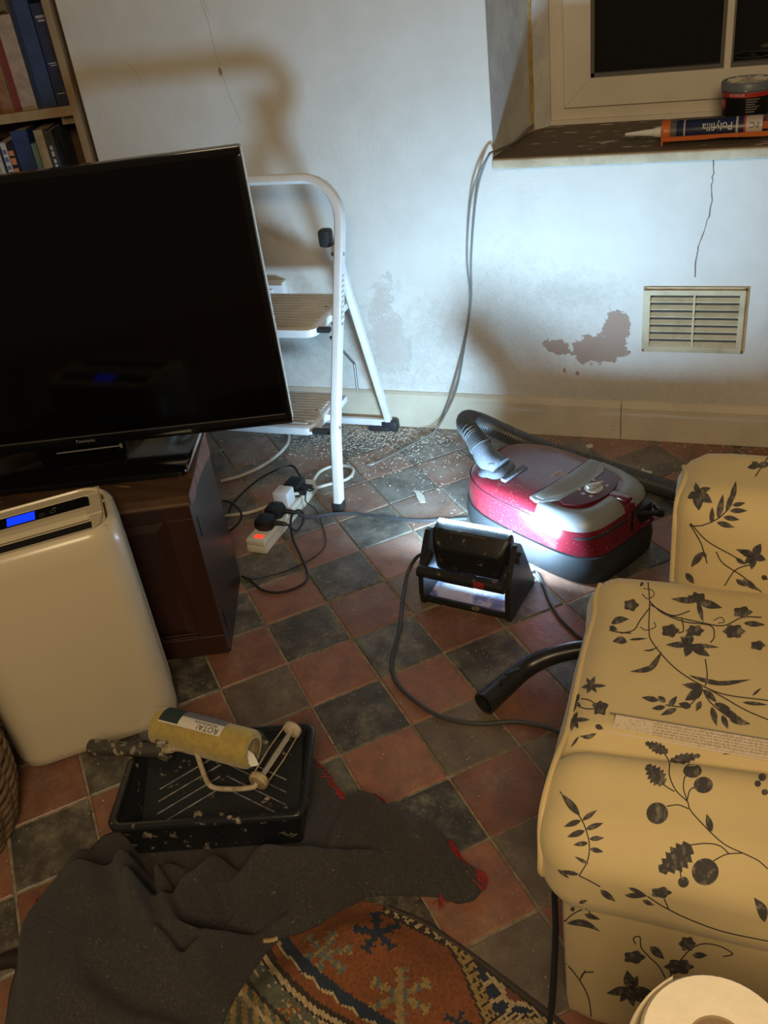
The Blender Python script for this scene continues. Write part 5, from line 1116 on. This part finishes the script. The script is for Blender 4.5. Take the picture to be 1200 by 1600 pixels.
def bl_h(x, y):
    e = dist_pl((x, y), blP + blP[:1]); q = Ti @ V(x, y, 0)
    h = .015 + .013 * sst(0, .035, e) + 1.55 * ridge_h((x, y), blR) * sst(-.002, .045, e) + (.011 * noise.noise(V(x * 8, y * 8, 3))) * sst(0, .05, e) + .0012 * noise.noise(V(x * 60, y * 60, 0))
    m = min(q.x + .01, TWd + .01 - q.x, q.y + .012, TDp + .01 - q.y)      # pressed flat under the tray
    if m > -.05: h = h + (min(h, .026) - h) * sst(-.05, .0, m)
    if in_poly((x, y), rugP): h = max(h, rug_h(x, y) + .006)
    return max(h, .006)
ring = []
for (x1, y1), (x2, y2) in zip(blP, blP[1:] + blP[:1]):
    n = max(1, int(math.hypot(x2 - x1, y2 - y1) / .008))
    for k in range(n): ring.append((x1 + (x2 - x1) * k / n, y1 + (y2 - y1) * k / n))
vin = [Vector(p) for p in ring]; ne = len(vin); gx = .0068
x0_, x1_ = min(p[0] for p in blP), max(p[0] for p in blP); y0_, y1_ = min(p[1] for p in blP), max(p[1] for p in blP)
y = y0_; row = 0
while y < y1_:
    x = x0_ + (gx / 2 if row % 2 else 0)
    while x < x1_:
        if in_poly((x, y), blP) and dist_pl((x, y), blP + blP[:1]) > .004: vin.append(Vector((x, y)))
        x += gx
    y += gx * .87; row += 1
vo, eo, fo = geometry.delaunay_2d_cdt(vin, [], [list(range(ne))], 1, 1e-5)[:3]
me = bpy.data.meshes.new('blanket'); me.from_pydata([(v.x, v.y, bl_h(v.x, v.y)) for v in vo], [], [list(f) for f in fo]); me.update()
m_wool = mat('grey_wool', (0.030, 0.027, 0.0265), 0.97, col2=(0.047, 0.042, 0.040), nscale=240, bump=0.5, bscale=420, sheen=0.06, specks=(0.14, 0.12, 0.10), sscale=230, sth=0.70)
blT = thing('wool_blanket', 'crumpled dark grey wool blanket with red stitched hem', 'blanket', at(350, 1450, 0))
bl = link('cloth', me, m_wool, blT, auto=0)
sm = bl.modifiers.new('thickness', 'SOLIDIFY'); sm.thickness = .005; sm.offset = -1
bm = NB(); hemP = floor_poly([(757, 1396), (763, 1381), (757, 1368), (742, 1362), (724, 1348), (714, 1328), (690, 1314), (660, 1304), (630, 1288), (612, 1270), (600, 1254), (586, 1245)], .012); hem2 = floor_poly([(541, 1254), (527, 1232), (510, 1206), (492, 1190)], .012)
for hp in (hemP, hem2):
    P = [p for p in catmull([V(x, y, 0) for x, y in hp], 12)]; cen = Vector((at(640, 1360, 0).x, at(640, 1360, 0).y, 0)) if hp is hemP else at(490, 1240, 0)
    hz = lambda p: V(p.x, p.y, bl_h(p.x, p.y) + .0022)
    tube(bm, [hz(p) for p in P], .0009, 6)
    for k in range(0, len(P) - 1, 3):
        inn = (cen - P[k]); inn.z = 0; inn = inn.normalized() * random.uniform(.011, .019) + V(random.uniform(-.003, .003), random.uniform(-.003, .003), 0)
        a = P[k]; b = a + inn; tube(bm, [hz(a), hz((a + b) / 2) + V(0, 0, .001), hz(b)], .0011, 5)
m_yarn = mat('red_yarn', (0.27, 0.022, 0.022), .9)
o = obj('blanket_stitching', bm, m_yarn, blT); o['kind'] = 'stuff'
bm = NB()
for c_, n in ((at(528, 1243, .02), 26), (at(700, 1322, .03), 22), (at(688, 1408, .012), 14), (at(62, 1408, .015), 8)):
    for k in range(n):
        a = random.uniform(0, 6.28); d = V(math.cos(a), math.sin(a), 0) * random.uniform(.006, .016)
        tube(bm, [c_, c_ + d * .5 + V(0, 0, random.uniform(.002, .008)), c_ + d + V(0, 0, random.uniform(-.006, .002))], .0009, 4)
o = obj('frayed_threads', bm, m_yarn, blT); o['kind'] = 'stuff'
# dry leaf-like flake on the blanket
pf = at(418, 1452, .055); bm = NB(); rings(bm, [[V(pf.x + w * math.cos(R(-60)) + t * math.cos(R(40)), pf.y + w * math.sin(R(-60)) + t * math.sin(R(40)), bl_h(pf.x + t * .7, pf.y + t * .6) + .008 + s) for w, s in ((-.004, .002), (.0, .004), (.004, .002), (0, .001))] for t in (-.011, -.004, .004, .011)])
tag(obj('wood_chip', bm, mat('chip_tan', (0.36, 0.24, 0.11), .8), loc=pf), 'small tan chip lying on the blanket', 'chip')

# ------------------------------------------------------------------ paint tray, roller frame and new sleeve
m_tray = mat('tray_black', (0.014, 0.016, 0.019), 0.25, col2=(0.30, 0.26, 0.20), nscale=44, nmin=0.605, nmax=0.68, detail=10, bump=0.15, bscale=40)
tray = thing('paint_tray', 'paint-splashed black roller tray resting on the blanket', 'paint tray', TRAY @ V(TWd / 2, TDp / 2, -.09))
bot = -.088
def tl(w0, w1, d0, d1, z, r=.016): return [TRAY @ V((w0 + w1) / 2 + x, (d0 + d1) / 2 + y, z) for x, y in rrect(w1 - w0, d1 - d0, r, 5)]
bm = NB(); rings(bm, [tl(-.006, TWd + .006, -.006, TDp + .006, -.006, .020), tl(-.006, TWd + .006, -.006, TDp + .006, .002, .020), tl(-.003, TWd + .003, -.003, TDp + .003, .004, .018), tl(.006, TWd - .006, .006, TDp - .006, .002, .014), tl(.008, TWd - .008, .008, TDp - .008, -.010, .012)], cap0=False, cap1=False); obj('rim', bm, m_tray, tray, auto=60)
bm = NB()   # outer walls
rings(bm, [tl(.000, TWd, .000, TDp, -.004), tl(.012, TWd - .012, .010, TDp - .008, -.062, .014), tl(.014, TWd - .014, .014, TDp - .06, bot, .012)], cap0=False); obj('outer_wall', bm, m_tray, tray, auto=50)
def inner_z(y): return -.076 if y < .052 else -.076 + (y - .052) / (TDp - .062) * .058
bm = NB(); ys_ = [.012, .03, .052, .07, .10, .13, .16, TDp - .010]; loops = []
for y in ys_: loops.append([TRAY @ V(x, y, z) for x, z in ((.009, -.008), (.020, inner_z(y)), (TWd - .020, inner_z(y)), (TWd - .009, -.008))])
loops = [[TRAY @ V(x, .008, -.008) for x in (.009, .02, TWd - .02, TWd - .009)]] + loops + [[TRAY @ V(x, TDp - .008, -.008) for x in (.009, .02, TWd - .02, TWd - .009)]]
rings(bm, loops, False, False, False); pan = obj('pan', bm, m_tray, tray, auto=20)
for k in range(5):
    for s in (-1, 1):
        ya = .080 + k * .020; xm_ = TWd / 2; ln = .115
        P = [(xm_ + s * .006, ya + .030), (xm_ + s * ln, ya - .024)]
        P = [(x, y) for x, y in P]
        if P[0][1] > TDp - .014: continue
        bm = NB(); a, b = [TRAY @ V(x, max(y, .056), inner_z(max(y, .056)) + .0012) for x, y in P]; tube(bm, [a, b], .0014, 5); obj('rib', bm, mat('rib_worn', (0.20, 0.19, 0.17), .5, col2=(0.05, 0.05, 0.05), nscale=60), pan)
m_iron = mat('roller_metal', (0.42, 0.36, 0.26), 0.6, col2=(0.24, 0.17, 0.09), nscale=40, bump=.3, bscale=80)
m_hand = mat('roller_handle', (0.045, 0.040, 0.034), 0.6, col2=(0.30, 0.26, 0.19), nscale=38, nmin=.54, nmax=.62, bump=.3, bscale=80)
rf = thing('paint_roller', 'paint-crusted roller frame with open wire cage across the tray', 'paint roller', at(330, 1200, .118))
H0, H1 = at(140, 1167, .122), at(256, 1173, .130)
bm = NB(); pts = [H0.lerp(H1, t) for t in (0, .02, .10, .30, .60, .85, 1.0)]; tube(bm, pts, [.011, .0145, .0150, .0138, .0125, .0135, .0115], 14); grip = obj('grip', bm, m_hand, rf)
bm = NB(); tube(bm, [at(245, 1160, .142), at(262, 1158, .146), at(272, 1151, .150)], [.006, .005, .003], 8); obj('grip_guard', bm, m_hand, grip); bm = NB(); tube(bm, [at(250, 1180, .128), at(262, 1186, .124), at(268, 1181, .124)], [.007, .006, .003], 8); obj('grip_guard', bm, m_hand, grip)
bm = NB(); bx(bm, -.03, .012, -.004, .004, .0105, .0125, Matrix.Translation(H0.lerp(H1, .45)) @ (H1 - H0).to_track_quat('X', 'Z').to_matrix().to_4x4(), bev=.001); obj('grip_label', bm, mat('grip_label', (0.30, 0.26, 0.20), .5), grip)
HA, HB_ = at(403, 1222, .116), at(458, 1138, .128); axd = (HB_ - HA).normalized()
bm = NB(); tube(bm, [at(252, 1173, .130), at(270, 1170, .134)], .0075, 10); tube(bm, catmull([at(266, 1170, .134), at(296, 1172, .134), at(307, 1178, .132), at(315, 1200, .126), at(324, 1222, .118), at(336, 1231, .114), at(365, 1233, .113), at(395, 1230, .113), HA - axd * .003], 6), .0046, 10); obj('wire', bm, m_iron, rf)
Q = axd.to_track_quat('Z', 'Y').to_matrix().to_4x4()
bm = NB(); lathe(bm, [(.004, -.002), (.016, -.003), (.0185, .0), (.0185, .008), (.015, .011), (.005, .012)], Matrix.Translation(HA) @ Q, 20); obj('end_cap', bm, mat('cap_crusted', (0.42, 0.33, 0.19), .8, col2=(0.16, 0.11, 0.06), nscale=50, bump=.6, bscale=60), rf)
bm = NB(); lathe(bm, [(.005, -.012), (.012, -.011), (.017, -.008), (.0175, .0), (.0165, .002), (.004, .002)], Matrix.Translation(HB_) @ Q, 20); obj('end_cap', bm, mat('cap_cream', (0.50, 0.43, 0.32), .6, col2=(0.32, 0.24, 0.14), nscale=40), rf)
bm = NB(); tube(bm, [HA, HB_], .0038, 10); obj('axle', bm, mat('axle_grey', (0.36, 0.37, 0.38), .4, metal=.3), rf)
for k in range(4):
    a = R(45 + 90 * k); o1 = Matrix.Translation(HA) @ Q @ V(.0145 * math.cos(a), .0145 * math.sin(a), .008); o2 = Matrix.Translation(HB_) @ Q @ V(.0145 * math.cos(a), .0145 * math.sin(a), -.004)
    bm = NB(); tube(bm, [o1, (o1 + o2) / 2 + (((o1 + o2) / 2) - ((HA + HB_) / 2)) * .15, o2], .0013, 6); obj('cage_wire', bm, m_iron, rf)
m_slv = mat('sleeve_yellow', (0.37, 0.265, 0.028), .95, col2=(0.29, 0.20, 0.02), nscale=90, bump=.6, bscale=170, sheen=.4)
S0, S1 = at(247, 1133, .142), at(396, 1172, .140); SQ = (S1 - S0).to_track_quat('Z', 'Y').to_matrix().to_4x4(); MS = Matrix.Translation(S0) @ SQ; SL = (S1 - S0).length; sr = .0345
sl = thing('roller_sleeve', 'new yellow roller sleeve in clear wrapper lying over tray', 'roller sleeve', V((S0.x + S1.x) / 2, (S0.y + S1.y) / 2, .10))
bm = NB(); lathe(bm, [(.0205, 0), (sr - .005, 0), (sr - .001, .004), (sr, .010), (sr, SL - .010), (sr - .001, SL - .004), (sr - .005, SL), (.0205, SL)], MS, 36, cap=False); disp(bm, .0009, 90); obj('pile', bm, m_slv, sl, auto=60)
bm = NB(); lathe(bm, [(.0205, .001), (.0205, SL - .001), (.0192, SL - .001), (.0192, .001)], MS, 28, cap=False); lathe(bm, [(.0192, SL * .3), (0.0001, SL * .3)], MS, 28, cap=False); obj('core', bm, mat('sleeve_core', (0.16, 0.13, 0.05), .8), sl)
def wrap_mat():
    m = mat('clear_film', (0.9, 0.9, 0.88), 0.07, alpha=0.055, spec=0.7, bump=.6, bscale=45); return m
bm = NB(); prof = [(.030, -.022), (sr + .0005, -.004), (sr + .0018, .012), (sr + .0014, SL * .3), (sr + .002, SL * .6), (sr + .0014, SL - .014), (sr + .0004, SL + .002), (.026, SL + .014)]
lathe(bm, prof, MS, 40, cap=False)
for v in bm.verts:
    l = MS.inverted() @ v.co; e_ = max(0, -l.z, l.z - SL); v.co += noise.noise_vector(v.co * 55) * (.0006 + e_ * .28)
obj('wrapper', bm, wrap_mat(), sl, auto=0)
# paper label on the upper side
camdir = (SQ.inverted() @ (CAM - S0)); a_cam = math.atan2(camdir.y, camdir.x); upv = SQ.inverted() @ V(0, 0, 1); a_up = math.atan2(upv.y, upv.x)
da = (a_cam - a_up + math.pi) % (2 * math.pi) - math.pi; sg = 1 if da > 0 else -1     # sg: turn from the top towards the camera
def label_patch(t0, t1, a0, a1, m, nm, lift=.0022):
    bm = NB(); rings(bm, [[MS @ V((sr + lift) * math.cos(a_up + sg * R(a)), (sr + lift) * math.sin(a_up + sg * R(a)), SL * t) for a in [a0 + (a1 - a0) * k / 10 for k in range(11)]] for t in [t0 + (t1 - t0) * k / 6 for k in range(7)]], False, False, False); return obj(nm, bm, m, sl, smooth=True, auto=0)
lw = label_patch(.10, .74, -42, 26, mat('label_white', (0.60, 0.56, 0.50), .5), 'paper_label')
label_patch(.10, .30, -42, 22, mat('label_green', (0.018, 0.035, 0.033), .5), 'label_green_block', .0025); label_patch(.30, .74, -42, -8, mat('label_grey', (0.14, 0.13, 0.14), .5), 'label_dark_block', .0025)
def sleeve_text(s, size, t, a, m):
    b = text_bm(s, size, I4, .0001, 'fine')
    for v in b.verts:
        an = a_up + sg * (R(a) + v.co.y / (sr + .0026)); r = sr + .0029 + v.co.z
        v.co = MS @ V(r * math.cos(an), r * math.sin(an), SL * t - v.co.x)
    obj('lettering', b, m, lw, smooth=False)
sleeve_text('ROTA!', .015, .60, 14, mat('label_ink', (0.02, 0.02, 0.02), .5)); sleeve_text('PROFESSIONAL', .0070, .56, 0, mat('label_ink', (0, 0, 0)))
bm = NB(); pt = [at(u, v, z) for u, v, z in ((383, 1170, .145), (395, 1178, .14), (404, 1196, .125), (392, 1198, .125), (384, 1186, .135))]; 
cpt = sum(pt, V(0, 0, 0)) / 5; bm.faces.new([bm.verts.new(p) for p in pt]); b2 = [bm.verts.new(p + V(.001, .001, -.0006)) for p in pt]; bm.faces.new(b2[::-1]); obj('wrapper_tag', bm, mat('wrap_tag', (0.62, 0.60, 0.56), .5), sl, smooth=False)

# ------------------------------------------------------------------ wicker basket at the left edge, dark tool end below it
BC = V(-.285, -1.668, 0); bk = thing('wicker_basket', 'brown wicker basket cut off at the left edge', 'basket', BC)
m_wk = mat('wicker', (0.16, 0.10, 0.050), .6, col2=(0.095, 0.058, 0.028), nscale=30); NW = 24
rad = lambda z: .135 + .030 * math.sin(min(1, z / .16) * 1.9) - .02 * max(0, (z - .16) / .15)
for r_ in range(24):
    z = .007 + r_ * .0098; ph = r_ % 2; n = NW * 4; P = []
    for k in range(n + 1):
        a = 2 * math.pi * k / n; o = .0042 * math.cos(NW / 2 * a + math.pi * ph); P.append(BC + V((rad(z) + o) * math.cos(a), (rad(z) + o) * math.sin(a), z + .0012 * math.sin(5 * a + r_)))
    bm = NB(); tube(bm, P, .0052, 6, cap=False); obj('weaver', bm, m_wk, bk)
for k in range(NW):
    a = 2 * math.pi * (k + .5) / NW; bm = NB(); tube(bm, [BC + V(rad(z) * math.cos(a), rad(z) * math.sin(a), z) for z in [.003 + .03 * q for q in range(9)]], .0036, 6); obj('stake', bm, m_wk, bk)
bm = NB(); lathe(bm, [(.0, .004), (.125, .004), (.130, .010)], Matrix.Translation(BC), 32, cap=False); obj('basket_base', bm, m_wk, bk)
tp_ = at(20, 1498, .014); bm = NB(); tube(bm, [tp_ + V(-.018, -.012, 0), tp_ + V(.0, 0, .001), tp_ + V(.05, .004, .003)], [.012, .0145, .013], 12)
th = thing('tool_handle', 'dark rounded tool handle end poking from under blanket', 'tool', at(20, 1500, 0)); obj('grip', bm, mat('tool_dark', (0.020, 0.014, 0.012), .5), th)
bm = NB(); lathe(bm, [(.0, -.004), (.009, -.003), (.0115, 0)], Matrix.Translation(tp_ + V(-.018, -.012, 0)) @ V(.018, .012, .001).to_track_quat('Z', 'Y').to_matrix().to_4x4(), 12, cap=False); obj('end_cap', bm, mat('tool_dark', (0, 0, 0)), th)

# ------------------------------------------------------------------ debris
CABP = [(lambda q: (q.x, q.y))(MC @ V(x, y, 0)) for x, y in foot_]
m_flake = mat('flake_white', (0.52, 0.48, 0.40), .8); rnd = random.Random(11)
def flake(bm, c, s, asp, t=.0012, lift=0.0):
    a = rnd.uniform(0, 6.28); n = rnd.randint(4, 6); tilt = rnd.uniform(-.25, .25); P = []
    for k in range(n):
        b = 2 * math.pi * k / n + rnd.uniform(-.4, .4); x, y = s * math.cos(b), s * asp * math.sin(b); P.append(V(c.x + x * math.cos(a) - y * math.sin(a), c.y + x * math.sin(a) + y * math.cos(a), .0008 + lift + max(0, x * tilt)))
    vs_ = [bm.verts.new(p + V(0, 0, t)) for p in P]; lo_ = [bm.verts.new(p) for p in P]; bm.faces.new(vs_)
    for i in range(n): j = (i + 1) % n; bm.faces.new((vs_[i], lo_[i], lo_[j], vs_[j]))
bm = NB()
for k in range(2600):
    if k < 1500:  x = rnd.gauss(.0, .26); y = -abs(rnd.gauss(0, .16)) - .012; s = rnd.uniform(.0008, .0030) if rnd.random() < .88 else rnd.uniform(.003, .0085)
    elif k < 1900: x = rnd.uniform(-.2, 1.3); y = -abs(rnd.gauss(0, .25)) - .012; s = rnd.uniform(.001, .0035)
    else: x = rnd.uniform(-.4, 1.0); y = rnd.uniform(-2.0, -.3); s = rnd.uniform(.0007, .0018)
    if in_poly((x, y), CABP): continue
    flake(bm, V(x, y, 0), s, rnd.uniform(.15, .6))
tag(obj('paint_flakes', bm, m_flake, smooth=False, loc=(0, -.2, 0)), 'scatter of small pale paint flakes over the tiles', 'debris', kind='stuff')
m_crumb = mat('plaster_crumbs', (0.50, 0.47, 0.40), .95, col2=(0.36, 0.33, 0.27), nscale=60)
bm = NB()
for k in range(1500):
    c = V(rnd.gauss(-.04, .11), -.02 - abs(rnd.gauss(0, .065)), 0); s = rnd.uniform(.0010, .0042)
    if rnd.random() < .12: c = V(rnd.uniform(-.3, 1.2), -.014 - abs(rnd.gauss(0, .012)), 0); s *= .6
    r6 = [V(c.x + s * math.cos(a) * rnd.uniform(.6, 1.2), c.y + s * math.sin(a) * rnd.uniform(.6, 1.2), .0005) for a in [k2 * 1.2566 for k2 in range(5)]]
    t_ = [bm.verts.new(V(c.x + (p.x - c.x) * .5, c.y + (p.y - c.y) * .5, s * rnd.uniform(.4, .9))) for p in r6]; b_ = [bm.verts.new(p) for p in r6]; bm.faces.new(t_)
    for i in range(5): j = (i + 1) % 5; bm.faces.new((t_[i], b_[i], b_[j], t_[j]))
tag(obj('plaster_rubble', bm, m_crumb, smooth=False, loc=(-.04, -.05, 0)), 'heap of plaster crumbs along the wall under ladder', 'debris', kind='stuff')
for pts, lab in (([(645, 766), (655, 768), (663, 776), (665, 785), (657, 786), (652, 779), (650, 772)], 'large white paint flake on tile left of vacuum'), ([(1000, 741), (1004, 731), (1008, 736), (1019, 737), (1017, 741), (1025, 743), (1018, 745), (1004, 745)], 'ragged cream paint flake behind the vacuum hose'), ([(578, 723), (584, 720), (586, 725), (580, 728), (574, 727)], 'squarish white paint flake between ladder foot and rubble'), ([(915, 696), (925, 694), (927, 699), (918, 701)], 'pale paint flake lying between hose and baseboard')):
    P = [at(u, v, .0015) for u, v in pts]; bm = NB(); rings(bm, [P, [p + V(0, 0, .0014 + .001 * rnd.random()) for p in P]]); tag(obj('paint_flake', bm, m_flake, smooth=False, loc=P[0]), lab, 'paint flake', 'large paint flakes')
